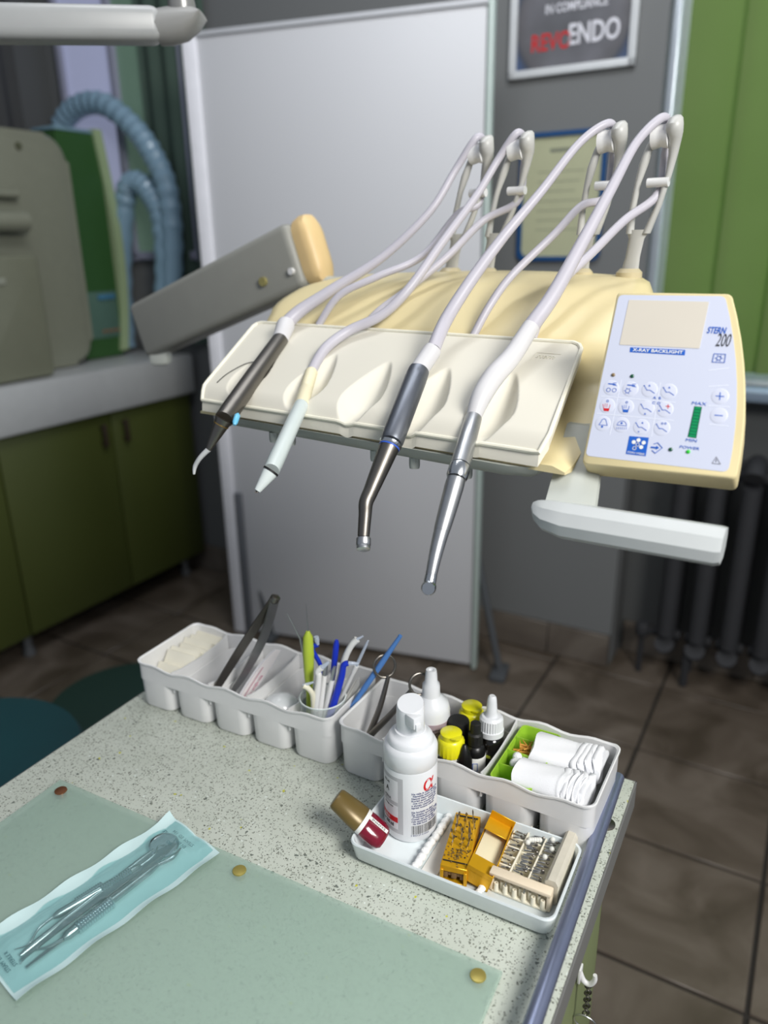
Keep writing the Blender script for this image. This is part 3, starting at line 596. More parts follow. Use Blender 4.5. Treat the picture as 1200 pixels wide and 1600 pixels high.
# big tweezers
tb, tt = T1(.100, .012, .012), T1(.186, .052, .166)
t = thing('large_tweezers', 'large steel tweezers standing in the organiser, joined end up', 'tweezers', tb)
for pts, m_ in (((T1(.098, .008, .014), T1(.126, .017, .062), T1(.156, .033, .115), tt), dsteel), ((T1(.110, .034, .014), T1(.142, .040, .062), T1(.170, .046, .115), tt), tsteel)):  # one steel: shaded arm given a darker metal, lit arm a brighter one
    bm = B(); lo = []; P = cat_rom(list(pts), 6); sepd = (T1(.142, .040, .062) - T1(.126, .017, .062)).normalized()
    for k, c_ in enumerate(P):
        tn = (P[min(k + 1, len(P) - 1)] - P[max(0, k - 1)]).normalized(); vw = (V((0, 0, CZ)) - c_).normalized(); ax = (tn.cross(vw)).normalized() * .75 + tn.cross(sepd).normalized() * .5; ax.normalize(); nn_ = tn.cross(ax).normalized(); u = k / (len(P) - 1); wd = .0034 + .0030 * math.sin(min(1, u * 1.6) * PI / 2)
        lo.append([c_ + ax * wd * a - nn_ * b * .0008 for a, b in ((-1, -1), (1, -1), (1, 1), (-1, 1))])
    loft(bm, lo); obj('arm', bm, m_, t, world=True)
bm = B(); rod(bm, tt - (tt - tb).normalized() * .006, tt + (tt - tb).normalized() * .004, [(.004, 0), (.0058, .2), (.0058, .8), (.003, 1)], 12); obj('joint', bm, dsteel, t, world=True)
# packet
pk = thing('wrapped_strip', 'clear packet with pink print leaning in the middle compartment', 'packet', T1(.140, .04, .003))
a_, b_ = T1(.135, .018, .006), T1(.167, .075, .082); sd = (T1M.to_3x3() @ V((.2, .5, -.25))).normalized() * .011
for j, (nm, m_, o_) in enumerate((('wrapper', clear('wrap_film', (235, 235, 240), .7, .2), 0), ('paper_strip', mat('strip_paper', (236, 232, 232), .6), .0012))):
    bm = B(); n_ = (b_ - a_).cross(sd).normalized(); lo = []
    for k in range(9):
        u = k / 8; c_ = a_.lerp(b_, u) + n_ * (.004 * math.sin(u * PI) - o_); w_ = sd * (1 - .25 * j) * (1 if u < .8 else 1 - (u - .8) * 2.5)
        lo.append([c_ - w_, c_ + w_, c_ + w_ + n_ * .0004, c_ - w_ + n_ * .0004])
    loft(bm, lo); obj(nm, bm, m_, pk, world=True)
bm = B(); xa = (b_ - a_).normalized(); ya = sd.normalized(); za = xa.cross(ya)
Mt = Mx((xa, ya, za)).transposed().to_4x4(); Mt.translation = a_.lerp(b_, .45) + za * .0048
if za.y > 0: Mt = Mt @ Mx.Rotation(PI, 4, 'X'); Mt.translation = a_.lerp(b_, .45) - za * .0012
textmesh(bm, 'sterile  single use', .0055, Mt); stroke(bm, [(-.03, .006), (.03, .006)], .0008, Mt); obj('printed_text', bm, mat('pink_ink', (200, 110, 140), .6), pk, world=True)
# white bowl
bo = thing('mixing_bowl', 'small white rounded bowl lying upside down beside the beaker', 'bowl', T1(.199, .032, .003))
bm = B(); lathe(bm, [(.024, 0), (.0262, .002), (.0260, .020), (.0235, .033), (.017, .043), (.009, .0475), (.001, .049)], 32); bmm = Mx.Diagonal((1, .9, 1, 1)); bm.transform(bmm); obj('shell', bm, mat('bowl_white', (222, 226, 228), .2, coat=.4), bo)
bm = B(); tube(bm, [(.006, -.016, .028), (.012, -.018, .034), (.018, -.020, .038)], .002, 10, 4); obj('lug', bm, white, bo)
# beaker
bc = T1M.inverted() @ atz(497, 1085, .868); bkp = T1(.2575, .033, .003)
bk = thing('glass_beaker', 'clear glass beaker with white 100 mark, full of brushes', 'beaker', bkp); br = .0262
bm = B(); lathe(bm, [(br - .002, 0), (br, .002), (br, .060), (br + .0012, .063), (br + .0006, .064), (br - .0009, .063), (br - .0009, .003), (br - .004, .0018)], 48); obj('glass', bm, clear('beaker_glass', (235, 242, 240), .10, .04), bk)
bm = B(); ring(bm, V((0, 0, .0632)), br, .0009, V((0, 0, 1)), 48); obj('rim', bm, clear('beaker_rim_highlight', (245, 250, 250), .55, .05), bk)  # paler, more opaque ring added as the highlight on the glass rim
bm = B()
def wrap(px, py, pz=0): return px
Mb = Mx.Rotation(math.radians(-62), 4, 'Z') @ Mx.Translation((br + .0005, 0, .036)) @ Mx(((0, 0, 1, 0), (1, 0, 0, 0), (0, 1, 0, 0), (0, 0, 0, 1)))
textmesh(bm, '100', .0075, Mb @ Mx.Translation((.003, 0, 0))); textmesh(bm, 'ml', .004, Mb @ Mx.Translation((.003, -.005, 0)))
stroke(bm, [(-.012, 0), (-.005, 0)], .0006, Mb); stroke(bm, [(-.010, -.012), (-.004, -.012)], .0006, Mb); stroke(bm, [(-.010, -.006), (-.004, -.006)], .0006, Mb)
obj('printed_text', bm, mat('beaker_ink', (245, 245, 245), .5), bk)
# things in the beaker: (name, label, top px, world Y of top, base offset, radius profile, material, tip function)
limeM = mat('lime_plastic', (176, 196, 62), .35); bluM = mat('brush_blue', (24, 52, 190), .35); wstick = mat('stick_white', (228, 228, 226), .35); lblue = mat('light_blue', (86, 136, 205), .35)
def stick(name, label, cat, base, top, prof, m, parts=(), bend=None):
    b = bkp + V((base[0], base[1], .004)); tp = aty(*top); t = thing(name, label, cat, b); bm = B()
    if bend: pts = [b, b.lerp(tp, .5), tp] + [aty(*q) for q in bend]; tube(bm, pts, prof if isinstance(prof, list) else [prof] * len(pts), 12, 6)
    else: rod(bm, b, tp, prof, 14)
    obj('handle', bm, m, t, world=True)
    d = (tp - b).normalized() if not bend else (aty(*bend[-1]) - tp).normalized(); e = tp if not bend else aty(*bend[-1])
    for nm, mm, pf, ln, dd in parts:
        bm = B(); dv = (V(dd).normalized() if dd else d); rod(bm, e, e + dv * ln, pf, 12); obj(nm, bm, mm, t, world=True); e = e + dv * ln
    return t
gBY = bkp.y
stick('lime_instrument', 'fat lime green plastic handle with fine wire tip, upright in the beaker', 'dental tool', (-.017, .004), (481, 986, gBY + .004), [(.0035, 0), (.004, .3), (.0038, .45), (.0055, .6), (.0065, .8), (.0055, .95), (.002, 1)], limeM, (('tip', tsteel, [(.0008, 0), (.0003, 1)], .032, (-.02, .1, 1)),))
stick('steel_explorer', 'thin steel probe leaning left behind the lime handle', 'dental tool', (-.008, .016), (470, 1000, gBY + .03), [(.0016, 0), (.0016, 1)], tsteel, (('tip', tsteel, [(.0012, 0), (.0005, 1)], .036, (-.4, .1, .9)),))
stick('bent_brush', 'blue plastic brush handle with bent head, left of the beaker middle', 'brush', (-.006, .012), (502, 1045, gBY + .012), [.0025, .0025, .0025, .0028, .003], bluM, (('bristles', clear('bristle_clear', (210, 220, 235), .5), [(.0022, 0), (.003, .6), (.0028, 1)], .010, None),), bend=[(488, 1015, gBY + .012), (496, 1007, gBY + .012)])
stick('straight_brush', 'blue plastic stick standing upright at the back of the beaker', 'brush', (.002, .012), (526, 1000, gBY + .015), [(.002, 0), (.0024, .5), (.0036, .75), (.0034, .95), (.002, 1)], bluM)
stick('blue_applicator', 'thick royal blue stick crossing the beaker front, head bent right', 'brush', (-.004, -.014), (533, 1060, gBY - .012), [.0042, .0042, .0038, .0034, .0032], bluM, (('bristles', MATS['bristle_clear'], [(.0022, 0), (.002, .6), (.0006, 1)], .012, (1, .1, -.15)),), bend=[(537, 1040, gBY - .012), (544, 1036, gBY - .012)])
stick('white_applicator', 'white stick with grey ferrule, left one of the pair in the beaker', 'brush', (-.010, -.012), (507, 1055, gBY - .006), [(.003, 0), (.0034, .6), (.003, 1)], wstick, (('ferrule', steel, [(.0028, 0), (.0028, .7), (.0018, 1)], .016, None),))
stick('white_applicator', 'white stick with grey ferrule, right one of the pair in the beaker', 'brush', (-.006, -.008), (519, 1062, gBY - .008), [(.003, 0), (.0034, .6), (.003, 1)], wstick, (('ferrule', steel, [(.0028, 0), (.0028, .7), (.0018, 1)], .017, None),))
stick('flosser', 'broad white stick with angled clear head at the beaker front', 'brush', (-.015, -.014), (498, 1060, gBY - .014), [.0038, .0038, .0036, .0034], wstick, (('head', MATS['bristle_clear'], [(.003, 0), (.0024, .5), (.0016, 1)], .010, (1, .1, .8)),), bend=[(496, 1050, gBY - .014), (503, 1043, gBY - .014)])
stick('bent_white_brush', 'white stick leaning right with curved head and two bristles', 'brush', (.000, .004), (537, 1035, gBY + .005), [.003, .003, .0036, .0036, .004], wstick, (('bristles', MATS['bristle_clear'], [(.0018, 0), (.001, 1)], .008, (1, 0, .6)),), bend=[(548, 1010, gBY + .005), (558, 999, gBY + .005)])
stick('short_pick', 'short curved ivory pick hooked over the left rim of the beaker', 'dental tool', (-.013, -.010), (489, 1090, gBY - .016), [.0026, .0026, .003, .003, .0034], mat('ivory', (226, 222, 200), .4), (('tip', MATS['bristle_clear'], [(.002, 0), (.0012, 1)], .012, (1, 0, .35)),), bend=[(483, 1077, gBY - .018), (474, 1071, gBY - .018)])
stick('clear_pipette', 'thin clear stick with white collar leaning to the right', 'brush', (-.002, .008), (557, 1040, gBY + .0), [(.0024, 0), (.0024, .9), (.003, .93), (.003, 1)], wstick, (('shaft', MATS['bristle_clear'], [(.002, 0), (.0016, .8), (.0009, 1)], .036, None),))
t = stick('blue_spatula', 'long light blue flat stick leaning far right out of the beaker', 'brush', (.006, .004), (626, 993, gBY - .01), [(.0022, 0), (.0022, .3), (.0034, .5), (.0034, .75), (.0022, 1)], lblue)
for k in range(2):
    a_, b_ = T1(.262 + .003 * k, .012, .01), T1(.2785 + .003 * k, .075, .073 + .002 * k); bm = B(); sd = V((0, 0, 1)) * .011; n_ = V((.004, 0, 0)) * .1
    loft(bm, [[a_ - sd * .3, a_ + sd * .6, a_ + sd * .6 + n_, a_ - sd * .3 + n_], [b_ - sd, b_, b_ + n_, b_ - sd + n_]]); tag(obj('paper_strip', bm, whitem), ('nearer' if k == 0 else 'farther') + ' white paper strip leaning between beaker and divider', 'paper')
# scissors in first compartment of right tray
sv = T2(.020, .034, .030); sc1 = thing('scissors', 'dark steel scissors with ring handles standing in the organiser', 'scissors', T2(.018, .02, .004))
for (hx, hy), (rx_, ry_), yy, nm, rr in (((607, 1056), (601, 1041), .735, 'blade_handle', .0125), ((643, 1078), (656, 1069), .700, 'blade_handle', .0115)):
    bm = B(); h_ = aty(hx, hy, yy); c_ = aty(rx_, ry_, yy + .004)
    tip = sv + (sv - h_).normalized() * .022; tube(bm, [tip, sv, sv.lerp(h_, .5) + V((.002, 0, 0)), h_], [.0012, .004, .0034, .0024], 10, 6); ring(bm, c_ if nm else c_, rr, .0016, V((.3, -1, .35)), 28); obj(nm, bm, dsteel, sc1, world=True)
bm = B(); rod(bm, sv + V((-.001, -.006, 0)), sv + V((.001, .005, 0)), [(.0052, 0), (.0056, .2), (.0056, .8), (.005, 1)], 18); rod(bm, sv + V((-.0012, -.0066, 0)), sv + V((-.001, -.006, 0)), [(.0022, 0), (.0022, 1)], 12); obj('pivot', bm, steel, sc1, world=True)
# ---- bottles in the right tray
def bot(name, label, cat, xy, parts, z=.0035):
    t = thing(name, label, cat, M=T2M @ Mx.Translation((xy[0], xy[1], z)))
    for nm, m_, prof, seg, rib in parts:
        bm = B(); lathe(bm, prof, seg, rib=rib); obj(nm, bm, m_, t)
    return t
yel = mat('cap_yellow', (232, 226, 30), .3, coat=.2); lbl = mat('label_white', (232, 232, 228), .5); vio = mat('cap_purple', (140, 40, 110), .35)
t = bot('nozzle_bottle', 'large white bottle with white nozzle cap behind the pump bottle', 'bottle', (.088, .054), (('body', bottle, [(.019, 0), (.0205, .002), (.0205, .075), (.0185, .083), (.012, .089), (.0105, .091)], 40, None), ('nozzle_cap', bottle, [(.0105, .0905), (.0098, .094), (.0095, .104), (.0068, .108), (.0062, .118), (.0055, .1215), (.003, .1215), (.002, .1195)], 24, (1, 2, .05))))
bm = B(); lathe(bm, [(.02075, .018), (.02095, .0182), (.02095, .066), (.02075, .0662)], 40); obj('label', bm, mat('label_pinkgrey', (168, 150, 158), .5), t)
bm = B()
for k in range(10): textmesh(bm, 'aplikacijski gel za tretman', .0032, Mx.Rotation(math.radians(-40), 4, 'Z') @ Mx.Translation((.0212, 0, .060 - .004 * k)) @ YZ, ext=.00005, sx=.6)
obj('printed_text', bm, inkb, t)
def ycap(x, y, h, lab):
    t = bot('yellow_capped_jar', lab, 'bottle', (x, y), (('body', lbl, [(.0125, 0), (.0135, .002), (.0135, h - .026)], 28, None), ('cap', yel, [(.0128, h - .0255), (.0142, h - .025), (.0142, h - .010), (.0125, h - .0075), (.0112, h - .0065), (.0112, h - .001), (.010, h)], 40, (1, 2, .05))))
    bm = B(); prism(bm, [(-.006, -.0112), (.006, -.0112), (.004, -.0152), (-.002, -.0152)], h - .0012, h + .0006); bm.transform(Mx.Rotation(.9, 4, 'Z')); obj('lid_tab', bm, yel, t)
    bm = B(); lathe(bm, [(.01365, .006), (.0138, .0065), (.0138, h - .032), (.01365, h - .0315)], 28); obj('label', bm, mat('label_dots', (180, 180, 170), .5, var=.5, scale=500), t)
ycap(.1230, .030, .0715, 'yellow capped jar nearer the camera, just right of the pump bottle')
ycap(.1225, .0845, .0715, 'yellow capped jar farther from the camera, beside the white dropper bottle')
bot('black_capped_vial', 'black cylindrical cap vial between the two yellow capped jars', 'bottle', (.1195, .0565), (('body', black, [(.0105, 0), (.0112, .001), (.0112, .038)], 24, None), ('cap', blackr, [(.0112, .0385), (.0116, .039), (.0116, .066), (.011, .068), (.010, .0685)], 40, (1, 2, .03))))
t = bot('black_dropper', 'black dropper bottle with white label and tapered ribbed cap', 'bottle', (.1425, .048), (('body', black, [(.010, 0), (.0112, .002), (.0112, .044), (.009, .050), (.006, .052)], 28, None), ('cap', blackr, [(.0078, .0525), (.008, .053), (.008, .064), (.0060, .066), (.0052, .077), (.0045, .0775)], 24, (1, 3, .08))))
bm = B(); lathe(bm, [(.0113, .008), (.01155, .0085), (.01155, .040), (.0113, .0405)], 28); obj('label', bm, lbl, t)
bm = B(); Mq = Mx.Rotation(math.radians(-62), 4, 'Z') @ Mx.Translation((.0116, 0, .03)) @ YZ; stroke(bm, [(-.003, -.004), (.002, -.004), (.002, .005), (-.003, .005)], .0006, Mq, True); obj('printed_symbol', bm, blue, t)
t = bot('dark_dropper_bottle', 'dark brown bottle with big white ribbed dropper cap', 'bottle', (.1510, .0705), (('body', mat('amber_dark', (16, 14, 10), .12, coat=.5), [(.0125, 0), (.0145, .002), (.0145, .046), (.012, .051), (.009, .053)], 32, None), ('cap', bottle, [(.0128, .0535), (.0135, .054), (.0135, .060), (.0128, .0605), (.0125, .073), (.010, .0755)], 56, (3, 4, .05)), ('dropper_tip', bottle, [(.0068, .0756), (.0062, .079), (.0050, .094), (.0042, .098), (.003, .0995)], 24, None)))
bm = B(); lathe(bm, [(.01455, .012), (.0147, .0125), (.0147, .036), (.01455, .0365)], 32); obj('label', bm, mat('label_dark', (40, 44, 30), .4), t)
bm = B(); box(bm, (.0, -.0149, .034), (.012, .0006, .003)); box(bm, (.0149, 0, .034), (.0006, .008, .003)); obj('label_stripe', bm, mat('stripe_lime', (190, 200, 60), .4), t)
bot('black_nozzle_vial', 'small black vial with pointed cone tip in front of the droppers', 'bottle', (.1395, .0275), (('body', black, [(.0078, 0), (.0085, .001), (.0085, .034)], 20, None), ('cone_cap', black, [(.0082, .0345), (.0082, .045), (.0050, .055), (.0018, .0625), (.001, .063)], 20, None)))
bot('purple_capped_vial', 'tiny vial with purple cap near the tray front', 'bottle', (.1375, .0105), (('body', vio, [(.0055, 0), (.006, .001), (.006, .030)], 18, None), ('cap', vio, [(.0062, .0305), (.0064, .031), (.0055, .046), (.0035, .0462), (.0030, .044)], 24, None)))
bot('small_black_vial', 'tiny black capped vial left of the purple one', 'bottle', (.1180, .0105), (('body', black, [(.0055, 0), (.006, .001), (.006, .036)], 18, None), ('cap', blackr, [(.0052, .0365), (.0054, .037), (.0050, .0485), (.004, .049)], 18, None)))
# ---- green insert, wedges, cotton balls, gauze
gi = thing('green_insert_tray', 'small translucent lime green tray with four compartments inside the organiser', 'tray', M=T2M @ Mx.Translation((.1755, .004, .003)))
limeT = mat('lime_translucent', (160, 205, 60), .3, sss=.3, coat=.3); gw, gd_, gh = .044, .0975, .0545
bm = B(); o_ = rrect(gw, gd_, .006, 4)
def sc_(i, z): return [V((gw / 2 + (x - gw / 2) * (gw - 2 * i) / gw, gd_ / 2 + (y - gd_ / 2) * (gd_ - 2 * i) / gd_, z)) for x, y in o_]
loft(bm, [sc_(.002, 0), sc_(0, gh), sc_(.0012, gh), sc_(.0024, .038), sc_(.004, .0370)]); obj('body', bm, limeT, gi)
for k in (1, 2, 3):
    bm = B(); box(bm, (gw / 2, gd_ * k / 4, .0455), (gw - .003, .0012, .018), .0003, seg=1); obj('divider', bm, limeT, gi)
wm = mat('wedge_orange', (222, 160, 70), .6); w0 = None
for k in range(26):
    M = T2M @ Mx.Translation((.184 + random.random() * .016, .060 + random.random() * .012, .0455 + (k % 5) * .0026)) @ Mx.Rotation(random.random() * 2.6, 4, 'Z') @ Mx.Rotation(random.uniform(-.25, .25), 4, 'Y')
    if w0 is None: bm = B(); prism(bm, [(-.006, -.001), (.006, -.0003), (.006, .0003), (-.006, .001)], 0, .0014, None, .0003, 1); w0 = obj('wooden_wedge', bm, wm); o = w0; o.matrix_basis = M
    else: o = w0.copy(); C.objects.link(o); o.matrix_basis = M
    tag(o, 'tiny orange wooden wedge piled in the lime tray', 'wedge', 'wooden wedges in the lime tray')
cotm = mat('cotton_white', (240, 242, 242), .9, bump=.5, bscale=400); c0_ = None
for k in range(11):
    M = T2M @ Mx.Translation((.1805 + (k * 37 % 19) / 1000, .0345 + (k * 53 % 14) / 1000, .0450 + (k // 4) * .0058))
    if c0_ is None: bm = B(); bmesh.ops.create_icosphere(bm, subdivisions=3, radius=.0048); [setattr(v, 'co', v.co * (1 + random.uniform(-.05, .05))) for v in bm.verts]; c0_ = obj('cotton_ball', bm, cotm, smooth=80); o = c0_; o.matrix_basis = M
    else: o = c0_.copy(); C.objects.link(o); o.matrix_basis = M
    tag(o, 'small white cotton ball in the lime tray', 'cotton ball', 'cotton balls in the lime tray')
gauze = mat('gauze_white', (238, 239, 242), .85, bump=.15, bscale=900)
def roll(label, xa, ya, xb, yb, zc, rw, rh, seed):
    t = thing('gauze_roll', label, 'gauze', M=T2M @ Mx.Translation(((xa + xb) / 2, (ya + yb) / 2, zc - rh))); Mi = Mx.Translation((-(xa + xb) / 2, -(ya + yb) / 2, -(zc - rh))); rnd = random.Random(seed)
    n = 40; xs = [i / n for i in range(n + 1)]
    def prof(u, k=1):
        fold = sum(.0016 * math.exp(-((u - f) / .010) ** 2) for f in (.64, .71, .78, .85, .92))
        return 1 + fold / rh * 1.6 * k + .05 * math.sin(u * 5 + seed)
    lo = []
    for u in xs:
        c_ = V((xa + (xb - xa) * u, ya + (yb - ya) * u, zc - .003 * u)); s = prof(u); drop = 0 if u > .03 else .0
        lo.append([Mi @ (c_ + V((.0015 * math.sin(3 * a + seed), rw * s * math.cos(a), rh * s * math.sin(a) * (1 + .10 * math.sin(2 * a + seed) + .05 * math.sin(5 * a + u * 6))))) for a in [2 * PI * j / 28 for j in range(28)]])
    bm = B(); loft(bm, lo); obj('cloth', bm, gauze, t, smooth=70)
    for j in range(4):   # folded layers at the open end
        u = .68 + j * .085; c_ = V((xa + (xb - xa) * u, ya + (yb - ya) * u, zc - .002)); k = 1.035 + .014 * j; lo = []
        for dx, kk in ((-.0028, .96), (-.0022, k), (.0026, k + .012), (.0034, .97)):
            lo.append([Mi @ (c_ + V((dx + .003 * math.sin(a * 1.5 + j * .7 + seed) + .001 * math.sin(4 * a + j), rw * kk * (abs(math.cos(a)) ** .8) * (1 if math.cos(a) > 0 else -1), rh * kk * (abs(math.sin(a)) ** .8) * (1 if math.sin(a) > 0 else -1) * (1 + .08 * math.sin(2 * a + seed + j * .3))))) for a in [2 * PI * q / 36 for q in range(36)]])
        bm = B(); loft(bm, lo); obj('fold', bm, gauze, t, smooth=70)
roll('white gauze roll farther from the camera, resting on the lime tray', .201, .070, .268, .077, .0560, .0205, .0140, 1)
roll('white gauze roll nearer the camera with stacked folds at its right end', .198, .025, .268, .030, .0565, .0200, .0138, 4)
# ================================================================== WHITE DISH
DM = frame((-.040, .566, .8), -28.7); DL, DD, DH = .197, .098, .022
def DP(x, y, z): return DM @ V((x, y, z))
di = thing('white_dish', 'rectangular white dish in front of the organiser holding bottles and bur boxes', 'dish', M=DM)
o_ = rrect(DL, DD, .010, 6, 4)
def so(i, z): return [V((DL / 2 + (x - DL / 2) * (DL - 2 * i) / DL, DD / 2 + (y - DD / 2) * (DD - 2 * i) / DD, z)) for x, y in o_]
bm = B(); loft(bm, [so(.010, 0), so(.006, .001), so(.003, .005), so(.0005, .020), so(0, .0225), so(.0008, .0238), so(.0022, .0235), so(.003, .021), so(.0055, .006), so(.009, .0032)]); obj('shell', bm, dishm, di)
def rope(xa, ya, xb, yb, n, r, name='cotton_rope', label=''):
    t = thing(name, label, 'cotton', M=DM @ Mx.Translation((xa, ya, .0034))); bm = B(); P = []; Rr = []
    for k in range(n * 4 + 1):
        u = k / (n * 4); P.append(V((u * (xb - xa) + .0006 * math.sin(k * 1.3), u * (yb - ya), r + .0004 * math.sin(k)))); Rr.append(r * (.72 + .28 * abs(math.sin(k / 4 * PI))))
    tube(bm, P, Rr, 12, 1); obj('strand', bm, cotm, t, smooth=80); return t
rope(.0625, .012, .0645, .093, 11, .0042, label='long knobbly white cotton cord right of the pump bottle')
bm = B(); box(bm, (.0760, .050, .0040), (.016, .074, .0012), .0004, DM, 1); tag(obj('paper_slip', bm, whitem), 'white paper slip lying beside the long cotton cord', 'paper')
rope(.126, .010, .1255, .094, 9, .0036, label='knobbly white cotton cord between the two bur boxes')
# pump bottle
PMx = frame((.0217, .6085, .8035), -28.7)
pb = thing('pump_bottle', 'tall white foam pump bottle standing at the left of the white dish', 'bottle', M=PMx)
RB = .0258
bm = B(); lathe(bm, [(RB - .004, 0), (RB - .001, .0015), (RB, .005), (RB, .079), (RB - .0004, .0805)], 64); obj('body', bm, bottle, pb)
bm = B(); lathe(bm, [(RB - .0005, .0806), (RB + .0002, .0815), (RB + .0002, .097), (RB - .0012, .1005), (.0222, .1025), (.0216, .1065), (.0200, .1090), (.0185, .1095), (.0160, .1115), (.0150, .114)], 64); obj('shoulder', bm, bottle, pb)
bm = B(); hp = [(.0135, .1125), (.0140, .114), (.0137, .128), (.0134, .139), (.0126, .1415)]; loft(bm, [[V((r * math.cos(2 * PI * i / 32), r * .88 * math.sin(2 * PI * i / 32), z + (.004 * (math.sin(2 * PI * i / 32)) if z > .135 else 0))) for i in range(32)] for r, z in hp]); obj('pump_head', bm, bottle, pb)
bm = B(); box(bm, (.0115, -.006, .1315), (.012, .0105, .012), .0012, Mx.Rotation(math.radians(-22), 4, 'Z')); obj('spout', bm, bottle, pb)
bm = B(); box(bm, (.0180, -.0065, .1275), (.0025, .0065, .008), .0008, Mx.Rotation(math.radians(-22), 4, 'Z')); obj('spout_lip', bm, bottle, pb)
def cyl_patch(bm, a0, a1, z0, z1, r, n=14):
    lo = [[V(((r + e) * math.cos(a), (r + e) * math.sin(a), z)) for e, z in ((0, z0), (.00012, z0), (.00012, z1), (0, z1))] for a in [math.radians(a0 + (a1 - a0) * k / n) for k in range(n + 1)]]
    loft(bm, lo)
def bend_text(bm, s, size, a, z, r, sx=1, shear=0, bold=0, align='LEFT'):
    n0 = len(bm.verts); textmesh(bm, s, size, Mx.Identity(4), shear=shear, ext=.00004, sx=sx, bold=bold, align=align); bm.verts.ensure_lookup_table()
    for v in bm.verts[n0:]:
        x, y, e = v.co; an = math.radians(a) + x / r; v.co = V(((r + e + .0001) * math.cos(an), (r + e + .0001) * math.sin(an), z + y))
# camera-facing azimuth of the bottle in its own frame is about -65 deg
A0 = -66
bm = B(); cyl_patch(bm, A0 - 92, A0 - 14, .010, .0745, RB); obj('label_panel', bm, pgrey, pb, label='grey label background')
bm = B(); cyl_patch(bm, A0 - 85, A0 - 26, .046, .070, RB + .0001); cyl_patch(bm, A0 - 85, A0 - 26, .0145, .0415, RB + .0001); obj('label_window', bm, mat('label_white2', (228, 229, 232), .4), pb)
bm = B(); cyl_patch(bm, A0 - 85, A0 - 26, .0225, .0285, RB + .0002); obj('label_stripe', bm, red, pb)
bm = B(); bend_text(bm, 'ALPHA', .0042, A0 - 70, .0252, RB + .0003, .8); obj('printed_text', bm, lbl, pb, label='white lettering on the red stripe')
bm = B(); bend_text(bm, '\u03b1', .023, A0 + 42, .0665, RB, .9, shear=.15, bold=.0002, align='CENTER'); obj('printed_symbol', bm, red, pb, label='red alpha letter')
bm = B(); bend_text(bm, 'SOLAR', .0035, A0 - 66, .0655, RB + .0002, .8); bend_text(bm, 'A', .0075, A0 - 60, .0575, RB + .0002, .9, bold=.0002); bend_text(bm, 'MJENA', .0042, A0 - 66, .0480, RB + .0002, .8); bend_text(bm, 'za njegu usne', .003, A0 - 66, .0400, RB + .0002, .8)
bend_text(bm, 'ks 200 ml', .0058, A0 - 74, .0185, RB + .0002, .75, bold=.0002)
obj('printed_text', bm, inkb, pb, label='dark lettering on the label windows')
bm = B(); rows = ['Ne valja je obnavljanje na', 'Nanesite tanko na suho', 'Nanosi blagotvorno preko', 'Koristi samo  vanjski dio', 'ove vrlo sredstvo njege', 'u slucaju nezgode oko', 'isprati vodom odmah', '', 'Ne koristiti na djeci', 'Za vanjsku upotrebu koze', 'Proizvedeno u skladu s EU', 'Cuvati van domasaja djece', 'rok upotrebe: na dnu', 'na tubi boce  navedeno']
for k, s in enumerate(rows):
    if s: bend_text(bm, s, .0031, A0 + 4 + (3 if k % 3 == 1 else 0), .0585 - k * .00265, RB, .95, bold=.00006)
bend_text(bm, '3 850127 410265', .0026, A0 + 2, .0100, RB, 1.05)
obj('printed_text', bm, navy, pb, label='rows of small blue lettering')
bm = B(); rnd = random.Random(3); a_ = A0 + 4
while a_ < A0 + 70:
    wd = rnd.choice((.5, .5, .9, 1.5)); cyl_patch(bm, a_, a_ + wd, .0115, .0215, RB, 2); a_ += wd + rnd.choice((.7, 1.0, 1.6))
obj('barcode', bm, inkb, pb)
# red bottle with gold cap
nb0, nb1 = DP(.024, .027, .0155), DP(-.0215, .0215, .0470); nd = (nb1 - nb0).normalized()
n_ = thing('red_flask', 'small dark red bottle with gold cap leaning over the left rim of the dish', 'bottle', nb0)
side = nd.cross(V((0, 0, 1))).normalized(); upv = side.cross(nd)
def oval(t, a, b, n=28): 
    c_ = nb0 + nd * t; return [c_ + side * a * math.cos(2 * PI * k / n) + upv * b * math.sin(2 * PI * k / n) for k in range(n)]
bm = B(); loft(bm, [oval(-.0015, .011, .006), oval(.001, .0135, .0085), oval(.006, .0150, .0096), oval(.018, .0150, .0098), oval(.0250, .0142, .0096), oval(.0262, .013, .009)]); obj('body', bm, mat('flask_red', (120, 14, 40), .18, coat=.5), n_, world=True)
bm = B(); loft(bm, [oval(.0263, .0142, .0098), oval(.028, .0146, .0100), oval(.036, .0143, .0098), oval(.0565, .0118, .0088), oval(.0585, .0105, .0076), oval(.0590, .008, .006)]); obj('cap', bm, mat('cap_gold', (112, 94, 52), .32, .2), n_, world=True)
bm = B()
c_ = nb0 + nd * .012 + upv * .0080 - side * -.0055; Mt = Mx((nd, side, -upv)).transposed().to_4x4()
xa, ya, za = nd, upv.cross(nd), upv; Mt = Mx((xa, ya, za)).transposed().to_4x4(); Mt.translation = nb0 + nd * .012 + upv * .0098
box(bm, (0, 0, 0), (.022, .0042, .0006), .0002, Mt, 1); lo = [oval(.0222, .01480, .0099), oval(.0262, .0143, .0099)]; loft(bm, lo); obj('label', bm, lbl, n_, world=True)
bm = B(); M3 = Mt.copy(); M3.translation = Mt.translation + upv * .0004; textmesh(bm, 'EXAMINE', .0038, M3, ext=.00005); obj('printed_text', bm, inkb, n_, world=True)
